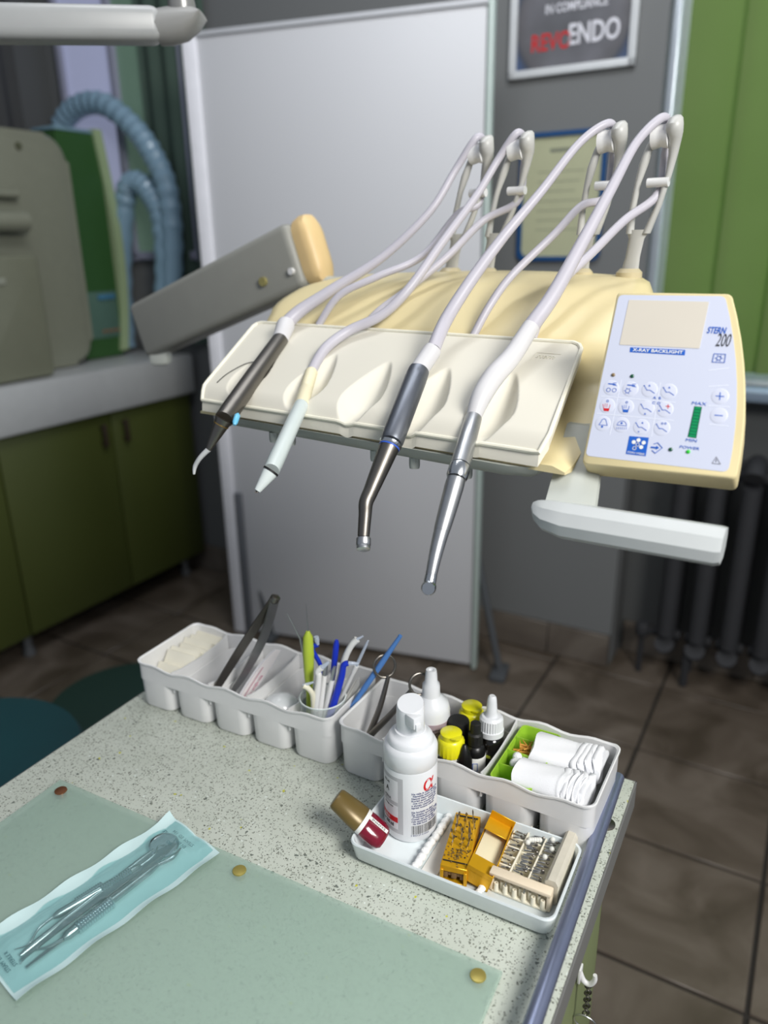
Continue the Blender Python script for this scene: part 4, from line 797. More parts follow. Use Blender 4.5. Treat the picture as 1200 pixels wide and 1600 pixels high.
# gold bur box
goldm = mat('gold_metal', (222, 168, 26), .34, .45, .12, 60); goldi = mat('gold_inside', (190, 138, 18), .45, .5)
GB = DM @ Mx.Translation((.1005, .0185, .0036)) @ Mx.Rotation(math.radians(11.5), 4, 'Z')   # x across, y away
gb = thing('gold_bur_box', 'open gold metal box with drills standing in its perforated base', 'bur box', M=GB)
bw, bl_, bh = .0245, .070, .0185
bm = B(); box(bm, (0, bl_ / 2, bh - .001), (bw, bl_, .002), .0004, seg=1)
for x in (-bw / 2 + .0006, bw / 2 - .0006): box(bm, (x, bl_ / 2, bh / 2), (.0012, bl_, bh - .001), .0003, seg=1)
box(bm, (0, bl_ - .0006, bh / 2), (bw, .0012, bh - .001), .0003, seg=1); box(bm, (0, .0008, bh - .0032), (bw, .0014, .0055), .0003, seg=1)
box(bm, (0, bl_ / 2, .0006), (bw, bl_, .0012), .0003, seg=1)
for x in (-bw / 2 + .0015, bw / 2 - .0015): box(bm, (x, -.0005, .008), (.003, .0015, .014), .0003, seg=1)
obj('base', bm, goldm, gb)
bm = B(); box(bm, (0, bl_ - .0045, bh + .0004), (bw - .004, .0018, .0005)); box(bm, (0, .0065, bh + .0004), (bw - .002, .0012, .0005))
for i in range(3):
    for j in range(7): prism(bm, circ(-.0075 + i * .0075 + (.002 if j % 2 else 0), .014 + j * .0078, .0009, 8), bh + .0001, bh + .0003)
obj('hole', bm, inkb, gb, label='dark drilled holes')
bm = B()
for i in range(60): x, y = random.gauss(0, .005), random.gauss(.017, .006); box(bm, (max(-.011, min(.011, x)), y, bh + .0005), (.0012, .0010, .0008), M=Mx.Identity(4))
o = obj('swarf', bm, mat('swarf', (150, 125, 70), .5, .5, .3, 200), gb); o['kind'] = 'stuff'
bm = B()
for i in range(5): box(bm, (-.008 + i * .004, .004 + .001 * (i % 2), .008 + .002 * (i % 2)), (.005, .006, .007), .001)
obj('residue', bm, mat('residue_brown', (120, 92, 56), .7), gb)
LB = DM @ Mx.Translation((.1185, .0225, .0040)) @ Mx.Rotation(math.radians(4), 4, 'Z') @ Mx.Rotation(math.radians(16), 4, 'Y') @ Mx.Translation((0, 0, .003))
LB2 = GB.inverted() @ LB; lw, ll, lh = .0245, .070, .019
bm = B()
def lbx(c, s): box(bm, c, s, .0003, LB2, 1)
lbx((0, ll / 2, .0006), (lw, ll, .0012)); lbx((lw / 2 - .0006, ll / 2, lh / 2), (.0012, ll, lh)); lbx((-lw / 2 + .0006, ll / 2, .004), (.0012, ll, .008)); lbx((0, .0006, lh / 2), (lw, .0012, lh)); lbx((0, ll - .0006, lh / 2 + .0025), (lw, .0012, lh + .005))
lbx((0, .010, lh * .72), (lw, .020, .0012)); lbx((0, ll - .009, lh * .80), (lw, .018, .0012))
lid = obj('lid', bm, goldm, gb, label='opened gold lid')
bm = B(); box(bm, (0, ll / 2, .0048), (lw - .003, ll - .004, .006), .001, LB2); obj('foam_pad', bm, mat('foam_cream', (228, 218, 184), .7), gb)
def bur(parent, M, ln=.020, kind=0, group=None, label=None):
    t = thing('dental_bur', label, 'bur', M=M, group=group)
    bm = B(); lathe(bm, [(.00075, 0), (.0008, .0003), (.0008, ln * .55), (.0004, ln * .62), (.0004, ln * .72)], 8); obj('shank', bm, tsteel, t)
    bm = B(); hp = [[(.0005, ln * .71), (.0011, ln * .78), (.0009, ln * .95), (.0003, ln)], [(.0004, ln * .71), (.0013, ln * .85), (.0004, ln)], [(.0005, ln * .71), (.0007, ln * .9), (.0003, ln * 1.05)]][kind % 3]
    lathe(bm, hp, 8); obj('head', bm, dsteel, t); return t
protos = []
def place_bur(M, kind, group, label, ln=.020):
    key_ = (kind % 3, ln)
    for k_, p in protos:
        if k_ == key_:
            r = p.copy(); C.objects.link(r); r.matrix_basis = M; r['label'] = label; r['group'] = group
            for ch in list(p.children): c = ch.copy(); C.objects.link(c); c.parent = r
            return r
    r = bur(None, M, ln, kind, group, label); protos.append((key_, r)); return r
rnd = random.Random(5)
for k in range(15):
    i, j = k % 3, k // 3; x = -.0075 + i * .0075 + rnd.uniform(-.001, .001); y = .026 + j * .0082
    place_bur(GB @ Mx.Translation((x, y, bh - .002)) @ Mx.Rotation(rnd.uniform(-.2, .2), 4, 'X') @ Mx.Rotation(rnd.uniform(-.15, .25), 4, 'Y'), k, 'burs in the gold box', 'thin steel dental bur standing in the gold box base', .016)
# cream bur box
creamp = mat('cream_plastic', (232, 216, 190), .4); creami = mat('cream_inner', (232, 226, 206), .45); lidm = mat('cream_grey', (206, 200, 184), .6, var=.15, scale=80)
CB = DM @ Mx.Translation((.131, .0255, .0036)); cbx = thing('cream_bur_box', 'cream plastic bur box with rows of burs, right end of the dish', 'bur box', M=CB)
cwd = .056; cl = .078
bm = B()
for x in (.002, cwd - .002): box(bm, (x, .006, .0095), (.004, .0085, .0185), .0012)
box(bm, (cwd / 2, .006, .0185), (cwd, .0100, .0042), .0012); obj('front_frame', bm, creamp, cbx)
bm = B(); box(bm, (cwd / 2, .0055, .0012), (cwd - .006, .009, .0022), .0003); box(bm, (cwd / 2, .010, .004), (cwd - .008, .003, .008), .0003); obj('front_base', bm, creami, cbx)
for k in range(11):
    bm = B(); x = .0065 + (k // 2) * .0085 + (.0042 if k % 2 else 0); y = .0028 if k % 2 == 0 else .0072
    lathe(bm, [(.0024, .0022), (.0021, .009), (.0019, .0102), (.0010, .0102), (.0009, .0085)], 14, Mx.Translation((x, y, 0))); obj('bur_holder', bm, creami, cbx)
for k in (2, 5, 6, 7, 9): x = .0065 + (k // 2) * .0085 + (.0042 if k % 2 else 0); y = .0028 if k % 2 == 0 else .0072; place_bur(CB @ Mx.Translation((x, y, .0088)) @ Mx.Rotation(.08, 4, 'Y'), k, 'burs in the cream box front', 'short steel bur standing in a round holder of the cream box', .0085)
bm = B(); box(bm, (.0235, .046, .0015), (.047, cl - .012, .003), .0005)
for x in (.0008, .0145, .0315, .0455): box(bm, (x, .046, .0085), (.0016, cl - .012, .013 if x > .002 else .008), .0004, seg=1)
box(bm, (.023, .0135, .007), (.046, .0016, .011), .0004, seg=1); box(bm, (.023, .0785, .007), (.046, .0016, .011), .0004, seg=1)
obj('tray', bm, creami, cbx)
bm = B()
for k in range(5):
    box(bm, (.0075, .022 + k * .012, .0095), (.0125, .0016, .009), .0003, Mx.Rotation(.0, 4, 'Z'), 1)
for k in range(3): box(bm, (.023, .030 + k * .016, .0080), (.0155, .0018, .008), .0003, None, 1)
obj('slot_wall', bm, creami, cbx)
bm = B(); prism(bm, [(0, 0), (.0115, 0), (.0115, .021), (.009, .0255), (.0025, .0255), (0, .023)], .012, .083, Mx(((1, 0, 0, .0475), (0, 0, 1, 0), (0, 1, 0, 0), (0, 0, 0, 1))), .0008, 1); obj('lid', bm, lidm, cbx, label='raised greyish lid at the right side')
for lane, (xx, n, dx) in enumerate(((.0075, 12, .004), (.023, 26, .006), (.0385, 20, .004))):
    for k in range(n):
        y = .018 + .058 * (k + rnd.random() * .5) / n; a = rnd.uniform(-.5, .5) + PI / 2
        place_bur(CB @ Mx.Translation((xx - .0055 + rnd.uniform(-.0015, .0015) + (0 if lane != 1 else rnd.uniform(-.001, .003)), y, .0135 + rnd.uniform(0, .0012))) @ Mx.Rotation(rnd.uniform(-.25, .25), 4, 'Z') @ Mx.Rotation(a * .0 + PI / 2 - .15, 4, 'Y'), k, 'burs lying in the cream box', 'steel bur lying in a lane of the cream box', .0105)
beadm = mat('bead_pale', (222, 222, 214), .4); b0_ = None
for k in range(9):
    M = CB @ Mx.Translation(((.018 + (k * 31 % 11) / 1000) if k < 6 else .0375 + (k % 2) * .003, (.055 + (k * 17 % 9) / 1000) if k < 6 else .045 + (k - 6) * .012, .0165))
    if b0_ is None: bm = B(); bmesh.ops.create_icosphere(bm, subdivisions=2, radius=.0026); b0_ = obj('polishing_cup', bm, beadm, smooth=80); o = b0_; o.matrix_basis = M
    else: o = b0_.copy(); C.objects.link(o); o.matrix_basis = M
    tag(o, 'tiny pale round polishing cup in the cream box', 'polishing cup', 'polishing cups in the cream box')
# ================================================================== DENTAL UNIT
UO = atz(312, 630, 1.18); U = frame(UO, -37); UI = U.inverted()
uA = U.to_3x3() @ V((1, 0, 0)); uB = U.to_3x3() @ V((0, 1, 0))
def uv_(px, py, v): return atp(px, py, UO + uB * v, uB)     # world point on the plane v = const
du = thing('dental_unit', 'cream dental delivery unit with instrument mat and control panel', 'dental unit', M=U)
SL = .47
def shear_u(s, v): return s - .24 * v
# body shell
bm = B(); nv, nu = 40, 40
def ztop(v):
    P = [(.002, -.006), (.02, -.004), (.125, .040), (.140, .070), (.15, .080), (.185, .102), (.22, .116), (.27, .126), (.33, .126), (.36, .118)]
    for (a, za_), (b, zb_) in zip(P, P[1:]):
        if v <= b: return za_ + (zb_ - za_) * (v - a) / (b - a)
    return P[-1][1]
def uL(v): return -.002 - .30 * v if v < .17 else -.0562 + .0 * v + 4.2 * (v - .17) ** 2 * .9
def uR(v): return .449 - .03 * v if v < .17 else .4439 - .9 * (v - .17) ** 2 - .10 * (v - .17)
lo = []
for i in range(nv + 1):
    v = .002 + .358 * i / nv; a, b = uL(v), uR(v); zt = ztop(v); row = []
    for j in range(nu + 1):
        s = j / nu; e = min(s, 1 - s) * (b - a); rr = .022 if v > .13 else .004
        fall = 0 if e > rr else (rr - math.sqrt(max(0, rr * rr - (rr - e) ** 2)))
        hump = .010 * max(0, min(1, (v - .14) / .08)) * math.sin(PI * s) ** .5 if 0 < s < 1 else 0
        row.append(V((a + (b - a) * s, v, zt - fall + hump)))
    zb_ = -.012 - .008 * min(1, v / .1)
    row += [V((b, v, zb_)), V((a, v, zb_))]; lo.append(row)
loft(bm, lo); obj('body_shell', bm, shell, du, smooth=50)
# raised back plate with seams
for x_ in (.150, .202, .325, .382): bm = B(); lathe(bm, [(.014, 0), (.014, .006), (.010, .010)], 20, Mx.Translation((x_, .30, .130))); obj('arm_socket', bm, mat('plate_beige', (196, 184, 150), .4) if 'plate_beige' not in MATS else MATS['plate_beige'], du)
# mat
mw = .432
matpoly = lambda s, t: (s * mw - .29 * t * .135 * (1.0) + .0, t * .135)
rec = []
for (px, py) in ((392, 604), (482, 620), (567, 636), (660, 650), (765, 662)):
    for _ in range(1):
        # intersect with mat plane z = SL*v in unit frame
        n_ = U.to_3x3() @ V((0, -SL, 1)); p = UI @ atp(px, py, UO, n_); rec.append((p.x, p.y))
nx, ny = 300, 90
def mz(x, y):
    f = min(1, y / .016); z = SL * y + .004 + .009 * (f * (2 - f))
    for cx_, cy_ in rec:
        dy = y - cy_; dxx = x - cx_ + .10 * dy; up_ = max(0, min(1, dy / .052)); wv = .0240 * (1 - .50 * up_ ** 1.3); L2 = .054 if dy > 0 else .032
        d = (dxx / wv) ** 2 + (dy / L2) ** 2
        if d < 1: z -= .0185 * (1 - d) ** .95 * (1 + .35 * max(-1, min(1, dxx / wv)))
    return z
bm = B(); g = []
for j in range(ny + 1):
    y = .137 * j / ny; xl = 0 - .29 * y; xr = mw - .22 * y
    if y < .010: xl += (.010 - y) * .5; xr -= (.010 - y) * .6
    if y > .131: xl += (y - .131) * 1.2; xr -= (y - .131) * 1.2
    g.append([V((xl + (xr - xl) * i / nx, y, mz(xl + (xr - xl) * i / nx, y))) for i in range(nx + 1)])
G_ = [[bm.verts.new(p) for p in r] for r in g]
for j in range(ny):
    for i in range(nx): bm.faces.new((G_[j][i], G_[j][i + 1], G_[j + 1][i + 1], G_[j + 1][i]))
bord = [G_[0][i] for i in range(nx + 1)] + [G_[j][nx] for j in range(1, ny + 1)] + [G_[ny][i] for i in range(nx - 1, -1, -1)] + [G_[j][0] for j in range(ny - 1, 0, -1)]
low = [bm.verts.new(v.co + V((0, -.0015 if v.co.y < .001 else 0, -.012))) for v in bord]
for i in range(len(bord)): bm.faces.new((bord[i], low[i], low[(i + 1) % len(bord)], bord[(i + 1) % len(bord)]))
bp_ = [v.co.copy() for v in bord]
obj('instrument_mat', bm, cream, du, smooth=60, label='cream silicone mat with five hollow rests')
bm = B(); bp_.append(bp_[0]); P = [V((p.x, p.y, p.z + .0003)) for p in bp_[::4]]; P.append(P[0]); tube(bm, P, .0021, 8, 1, caps=False); obj('mat_rim', bm, mat('rim_white', (238, 234, 216), .4), du)
bm = B(); Ms = Mx.Translation((.375, .112, SL * .112 + .0134)) @ Mx.Rotation(math.atan(SL), 4, 'X'); textmesh(bm, 'stern', .009, Ms, shear=.3, ext=.0003); stroke(bm, [(-.012, -.006), (-.012, .006), (.013, .006)], .0006, Ms); obj('embossed_mark', bm, cream, du)
bm = B(); tube(bm, [(.012, .018, .0222), (.012, .035, .0302), (.022, .055, .0396), (.040, .064, .0438)], .0005, 6, 6); tag_ = obj('hair_line', bm, inkb, du, label='fine dark scratch line')
# grey underside tray
bm = B()
loft(bm, [[V((x, y, z)) for x, y in [(.030, .0), (.400, -.004), (.425, .004), (.430, .05), (.42, .15), (.02, .15), (.0, .03)]] for z in (-.0105,)] + [[V((x * .985 + .003, y * 1.0 + .003, z)) for x, y in [(.030, .0), (.400, -.004), (.425, .004), (.430, .05), (.42, .15), (.02, .15), (.0, .03)]] for z in (-.0165,)] + [[V((x * .95 + .01, y * .9 + .01, -.0225)) for x, y in [(.030, .0), (.400, -.004), (.425, .004), (.430, .05), (.42, .15), (.02, .15), (.0, .03)]]]); obj('underside', bm, greyp, du)
for u_ in (.105, .130, .245, .292, .35):
    bm = B(); M = Mx.Translation((u_, .012, -.0225)) @ Mx.Rotation(PI, 4, 'X'); lathe(bm, [(.0055, 0), (.0055, .008), (.0048, .011)], 20, M, rib=(0, 1, .1)); obj('knob', bm, greyp, du)
# clear tubes on the right rear
for k, pts in enumerate(([(815, 555, .14), (850, 500, .19), (900, 470, .24), (965, 458, .29), (1010, 455, .31)], [(900, 560, .13), (905, 520, .17), (940, 495, .20), (985, 480, .24)])):
    bm = B(); tube(bm, [uv_(*p) for p in pts], .0035, 10, 8); obj('clear_tube', bm, clear('tube_clear%d' % k, (225, 222, 205), .35, .15), du, world=True)
# support arms (whips) with rollers
whips = {}
for k, (tu, bu) in enumerate(((.186, .150), (.238, .202), (.345, .325), (.402, .382))):
    a = obj_par = None
    v_ = .30; bot_ = V((bu, v_, .134)); mid = V((bu + (tu - bu) * .30, v_, .180)); bm = B()
    lo = []
    for t_, w_ in ((0, .010), (.4, .008), (.8, .0085), (1, .013)):
        c_ = bot_.lerp(mid, t_); lo.append([c_ + V((x * w_, y * .004, 0)) for x, y in [(math.cos(2 * PI * q / 14), math.sin(2 * PI * q / 14)) for q in range(14)]])
    loft(bm, lo)
    def prong(x0, x1, xt, zt_, wmax, head):
        lo = []
        prs = [(0, .0045), (.3, .0035), (.6, .0035), (.8, .005)]
        for t_, w_ in prs: c_ = V((mid.x + x0 + (x1 - x0) * min(1, t_ * 2), v_, mid.z - .004)).lerp(V((tu + xt, v_, zt_)), t_); c_.x = mid.x + x0 + (tu + xt - mid.x - x0) * t_ + (x1) * math.sin(PI * t_); lo.append((c_, w_, 0))
        top = V((tu + xt, v_, zt_))
        if head: lo += [(top + V((0, 0, -.006)), .007, -.004), (top + V((0, 0, .0)), .009, -.008), (top + V((0, 0, .007)), .009, -.009), (top + V((0, 0, .013)), .007, -.006), (top + V((0, 0, .016)), .003, -.002)]
        else: lo += [(top, .004, 0), (top + V((0, 0, .004)), .002, 0)]
        loft(bm, [[c_ + V((x * (w_ * .95), dy + y * w_ * 1.1, 0)) for x, y in [(math.cos(2 * PI * q / 12), math.sin(2 * PI * q / 12)) for q in range(12)]] for c_, w_, dy in lo])
    prong(.009, .005, .0165, .272, .01, True); prong(-.009, -.004, -.0095, .262, .01, False)
    arm = obj('hose_arm', bm, mat('arm_plastic', (188, 188, 184), .4), du)
    bm = B(); rc = V((tu + .0025, v_ - .002, .270)); M = Mx.Translation(rc - V((.0095, 0, 0))) @ rot_to(V((1, 0, 0))); lathe(bm, [(.006, 0), (.0125, .001), (.0115, .006), (.0105, .0095), (.0115, .013), (.0125, .018), (.006, .019)], 28, M); obj('roller', bm, white, arm)
    rs = V((tu + .002, v_ - .002, .226)); bm = B(); tube(bm, [rs - V((.010, 0, 0)), rs + V((.012, 0, 0))], .0048, 16, 1); obj('small_roller', bm, white, arm)
    whips[k] = (U @ rc, U @ rs)
# support beam behind (pantograph arm of the unit)
b0p, b1p = aty(232, 517, 1.42), aty(502, 386, 1.20); bd = (b1p - b0p); bl2 = bd.length
zx = bd.normalized(); sy = V((0, 0, 1)).cross(zx).normalized(); uz = zx.cross(sy); BM = Mx((zx, sy, uz)).transposed().to_4x4(); BM.translation = b0p
bm = B(); box(bm, (bl2 / 2 - .015, 0, 0), (bl2 - .03, .06, .098), .012, BM, 4); obj('support_beam', bm, mat('beam_grey', (148, 148, 141), .45), du, world=True, label='grey sloping support beam')
bm = B(); lo = []
for t_, s_ in ((0, .98), (.02, 1.04), (.034, 1.0), (.042, .8), (.046, .4)):
    lo.append([BM @ V((bl2 - .03 + t_ * .7, (y - .035) * s_ * .62, (z - .0525) * s_ * .97)) for y, z in rrect(.07, .105, .026, 6)])
loft(bm, lo); obj('beam_cap', bm, mat('cap_beige', (226, 196, 142), .45), du, world=True, label='beige rounded beam end cap')
for (px, py), r_, m_ in (((412, 440), .007, mat('knob_khaki', (150, 142, 90), .4)), ((456, 424), .005, white)):
    bm = B(); p = atp(px, py, b0p - sy * .031, sy); tube(bm, [p + sy * .004, p - sy * .004], r_, 14, 1); obj('screw_cap', bm, m_, du, world=True)
bm = B(); p = aty(250, 548, 1.40); box(bm, (0, 0, 0), (.036, .036, .05), .008, Mx.Translation(p)); obj('elbow', bm, greyp, du, world=True)
bm = B(); bmesh.ops.create_uvsphere(bm, u_segments=24, v_segments=16, radius=.022); bm.transform(Mx.Translation(aty(484, 446, 1.22))); tube(bm, [aty(484, 446, 1.22), UO + uA * .15 + uB * .33 + V((0, 0, .09))], .018, 14, 1); obj('ball_joint', bm, greyp, du, world=True)
bm = B(); box(bm, (.15, .39, .045), (.09, .09, .09), .01); box(bm, (.15, .46, .06), (.06, .12, .05), .01); obj('mount_block', bm, greyp, du)
# ---- control panel
pA = R.to_3x3() @ V((1, 0, 0)); ca = math.radians(-31); pA = V((math.cos(ca), math.sin(ca), 0)); pBk = V((-pA.y, pA.x, 0)); tl_ = math.radians(63)
pE = pBk * math.cos(tl_) + V((0, 0, 1)) * math.sin(tl_); pN = pA.cross(pE); pO = aty(915, 712, .60)
PMt = Mx((pA, pE, pN)).transposed().to_4x4(); PMt.translation = pO
def onp(px, py, off=0): p = PMt.inverted() @ atp(px, py, pO + pN * off, pN); return (p.x, p.y)
def shp(pts, k): 
    cx_ = sum(p[0] for p in pts) / len(pts); cy_ = sum(p[1] for p in pts) / len(pts); return [(cx_ + (x - cx_) * k, cy_ + (y - cy_) * k) for x, y in pts]
def smooth_poly(cs, r=.004, n=5):
    out = []
    m_ = len(cs)
    for i in range(m_):
        p, a, b = V(cs[i]), V(cs[i - 1]), V(cs[(i + 1) % m_]); rr = r if not (len(cs[i]) > 2) else cs[i][2]
        p = V(cs[i][:2]); a = V(cs[i - 1][:2]); b = V(cs[(i + 1) % m_][:2])
        if rr == 0: out.append(tuple(p)); continue
        p1 = p + (a - p).normalized() * rr; p2 = p + (b - p).normalized() * rr
        for k in range(n + 1): t_ = k / n; q = p1 * (1 - t_) ** 2 + p * 2 * t_ * (1 - t_) + p2 * t_ ** 2; out.append((q.x, q.y))
    return out
def curve_side(a, m, b, n=8):   # points on a bulging right side
    a, m, b = V(a), V(m), V(b); c_ = m * 2 - (a + b) / 2
    return [tuple(a * (1 - t_) ** 2 + c_ * 2 * t_ * (1 - t_) + b * t_ * t_) + (0,) for t_ in [k / n for k in range(1, n)]]
outer = smooth_poly([(-.0022, -.0073, .005)] + [(.1143, -.0043, .005)] + curve_side((.1143, -.0043), (.1082, .0690), (.0862, .1413)) + [(.0862, .1413, .004), (-.0020, .1413, .004)])
inner = smooth_poly([(0, 0, .004)] + [(.1081, .0007, .005)] + curve_side((.1081, .0007), (.1022, .0700), (.0820, .1386)) + [(.0820, .1386, .004), (.0002, .1380, .004)])
def pl3(poly, z, dy=0, k=1): return [PMt @ V((x, y + dy, z)) for x, y in (shp(poly, k) if k != 1 else poly)]
bm = B(); loft(bm, [pl3(outer, -.042, -.004, .90), pl3(outer, -.036, -.004, .96), pl3(outer, -.022, -.004, 1.0), pl3(outer, -.003), pl3(outer, -.0008, 0, .992), pl3(outer, 0, 0, .98)])
cp = obj('control_panel', bm, shell, du, world=True, label='cream framed control panel with white face')
CPI = world_of(cp).inverted()
def sub(name, bm, m, label=None, smooth=40):
    bm.transform(CPI); return obj(name, bm, m, cp, smooth=smooth, label=label)
bm = B(); loft(bm, [pl3(inner, -.001), pl3(inner, .0003)]); sub('faceplate', bm, faced)
scq = [onp(*q) for q in ((983, 469), (1108, 472), (1093, 545), (968, 539))]
bm = B(); prism(bm, smooth_poly([(x, y, .0008) for x, y in scq][::-1]), .0002, .0006, PMt); sub('xray_screen', bm, screen)
def at_(px, py): return onp(px, py)
# blue bar with X-RAY BACKLIGHT
q = [onp(*q) for q in ((985, 543), (1071, 547), (1070, 555.5), (984, 550.5))]; bm = B(); prism(bm, [(x, y) for x, y in q][::-1], .0003, .0005, PMt); sub('label_bar', bm, blue)
def txt(bm, s, px, py, size, **k): x, y = onp(px, py); textmesh(bm, s, size, PMt @ Mx.Translation((x, y, .0006)), ext=.00005, **k)
bm = B(); txt(bm, 'X-RAY BACKLIGHT', 1027.5, 549, .0036, sx=1.25, bold=.00008); sub('printed_text', bm, lbl, 'white lettering')
bm = B(); txt(bm, 'STERN', 1119.5, 517, .0074, shear=.2, sx=.62, bold=.00012); sub('printed_text', bm, blue, 'blue lettering')
bm = B(); txt(bm, '200', 1130, 533, .0150, shear=.2, sx=.46, bold=-.00008); sub('printed_text', bm, inkb, 'black numerals')
sym = B(); redb = B(); wh = B(); SW = .00042
def sp(pts, bmx, wd=SW, closed=False, pix=True):
    P = [onp(*p) for p in pts] if pix else pts; stroke(bmx, P, wd, PMt, closed, z=.0006, th=.0001)
def sc2(cx_, cy_, r, bmx, n=14, fill=False, a0=0, a1=360, wd=SW, z=.0006):
    x, y = onp(cx_, cy_); P = circ(x, y, r, n, a0, a1)
    if fill: prism(bmx, P, z, z + .0001, PMt)
    else: stroke(bmx, P, wd, PMt, a1 - a0 == 360, z=z)
# light key frame
sp([(1116, 553), (1134, 554), (1132, 567), (1113, 566)], sym, closed=True); sc2(1123.5, 560, .0016, sym)
for k in range(6): x, y = onp(1123.5, 560); a = k * PI / 3; stroke(sym, [(x + .002 * math.cos(a), y + .002 * math.sin(a)), (x + .0029 * math.cos(a), y + .0029 * math.sin(a))], .0003, PMt, z=.0006)
BT = [(955, 606), (985, 608), (1015, 609), (1045, 612), (949, 634), (978, 636), (1010, 638), (1039, 640), (942, 662), (971, 664), (1002, 667), (1034, 669), (1125, 619.5), (1123, 649.5)]
btnm = mat('button_white', (208, 212, 229), .35, var=.01)
for k, (x_, y_) in enumerate(BT):
    x, y = onp(x_, y_); bm = B(); lathe(bm, [(.0066, .0002), (.0062, .0004), (.0054, .00055)], 28, PMt @ Mx.Translation((x, y, 0))); sub('button', bm, btnm)
# ridges of the key grid
bm = B()
for (a, b) in (((940, 619), (1055, 629)), ((933, 646), (1052, 657)), ((1107, 579), (1139, 575)), ((1107, 604), (1138, 602)), ((1107, 634), (1140, 636)), ((1108, 663), (1138, 666))): stroke(bm, [onp(*a), onp(*b)], .0005, PMt, z=.00028, th=.00012)
for (a, b) in (((971, 594), (953, 680)), ((1032, 598), (1018, 682))): stroke(bm, [onp(*a), onp(*b)], .0005, PMt, z=.00028, th=.00012)
sub('key_ridges', bm, mat('ridge_white', (226, 230, 242), .35, var=.01))
def chair(cx_, cy_, d=1):
    sp([(cx_ - 8, cy_ - 6), (cx_ - 4, cy_ + 1), (cx_ + 1, cy_ + 1), (cx_ + 8, cy_ + 6)], sym, .0005); sc2(cx_ - 8, cy_ - 6, .0005, sym, 8, True)
for (x_, y_), ar in (((1015, 609), (0, -6)), ((1045, 612), (1, -6)), ((1010, 638), (-2, 9)), ((1039, 640), (-9, 2)), ((1002, 667), (2, -6)), ((1034, 669), None)):
    chair(x_, y_)
    if ar: cx_, cy_ = x_ + ar[0], y_ + ar[1]; x, y = onp(cx_, cy_); prism(sym, [(x - .0009, y - .0006), (x + .0009, y - .0006), (x, y + .0010)], .0006, .0007, PMt)
for dx in (4, 9): sc2(1031 + dx, 664 - 2, .0007, sym, 8)
x, y = onp(998, 675); prism(sym, [(x - .0007, y + .0005), (x + .0007, y + .0005), (x, y - .0008)], .0006, .0007, PMt)
# spray and glasses icons
for (x_, y_) in ((955, 606), (985, 608)):
    sp([(x_ - 4, y_ - 6), (x_ + 7, y_ - 5)], sym, .0009); sp([(x_ + 3, y_ - 7), (x_ + 9, y_ - 8)], sym, .0004); sp([(x_ + 3, y_ - 4), (x_ + 9, y_ - 3)], sym, .0004)
sc2(951, 609.5, .0016, sym); sc2(960, 610, .0016, sym); sc2(981, 611, .0017, sym)
for k in range(6): x, y = onp(981, 611); a = k * PI / 3; stroke(sym, [(x + .002 * math.cos(a), y + .002 * math.sin(a)), (x + .0029 * math.cos(a), y + .0029 * math.sin(a))], .0003, PMt, z=.0006)
# cups
for (x_, y_), bmx in (((948, 637), redb), ((978, 639), sym)):
    sp([(x_ - 5.5, y_ - 5), (x_ - 4, y_ + 5), (x_ + 3, y_ + 5.5), (x_ + 5.5, y_ - 4)], bmx, .0004)
    P = [onp(*p) for p in ((x_ - 4.5, y_ + 1), (x_ - 4, y_ + 5), (x_ + 3, y_ + 5.5), (x_ + 4.5, y_ + 1.5))]; prism(bmx, P, .0006, .0007, PMt)
    for dx in (-2, 1): sp([(x_ + dx, y_ - 6), (x_ + dx - .5, y_ - 1)], bmx, .0003)
    sc2(x_ + 1.5, y_ - 10, .0008, sym, 8)
# bell, arch, enter
sp([(936, 664), (939, 660), (941, 656), (944, 654.5), (947, 656), (948, 661), (949, 665)], sym, closed=True); sc2(941, 667, .0009, sym, 10, True)
x, y = onp(971.5, 665); stroke(sym, circ(x, y, .0037, 14, 0, 180), .0004, PMt, True, z=.0006)
for k in range(6): sp([(964 + k * 3, 668), (963.5 + k * 3, 671)], sym, .0003)
sc2(971.5, 661.5, .0009, sym, 8, True)
sp([(1119, 619), (1131, 620)], sym, .0007); sp([(1125.5, 614), (1124.5, 625)], sym, .0007); sp([(1117, 649), (1129, 650)], sym, .0007)
sp([(1041, 635), (1047, 635.5)], redb, .0006); sp([(1044.3, 632.5), (1043.8, 638.5)], redb, .0006)
sp([(1022, 694), (1028, 692), (1035, 700), (1024, 708.5), (1019, 704)], sym, .0005); sp([(1018, 699), (1026, 700)], sym, .0012); x, y = onp(1028, 700); prism(sym, [(x - .0012, y - .0016), (x + .001, y), (x - .0012, y + .0016)], .0006, .0007, PMt)
for s, (x_, y_) in (('A', (1023, 622)), ('B', (1031, 622.5)), ('C', (1021.5, 630)), ('D', (1029.5, 630.5))): x, y = onp(x_, y_); textmesh(sym, s, .0030, PMt @ Mx.Translation((x, y, .0006)), ext=.00005, sx=1.2)
for s, (x_, y_), sz in (('MAX', (1092, 631), .0036), ('MIN', (1080, 688.5), .0034), ('POWER', (1077, 700), .0030)): x, y = onp(x_, y_); textmesh(sym, s, sz, PMt @ Mx.Translation((x, y, .0006)), ext=.00005, sx=1.4, shear=.1)
sub('printed_symbols', sym, blue); sub('printed_symbols', redb, red, 'red cup and cross marks')
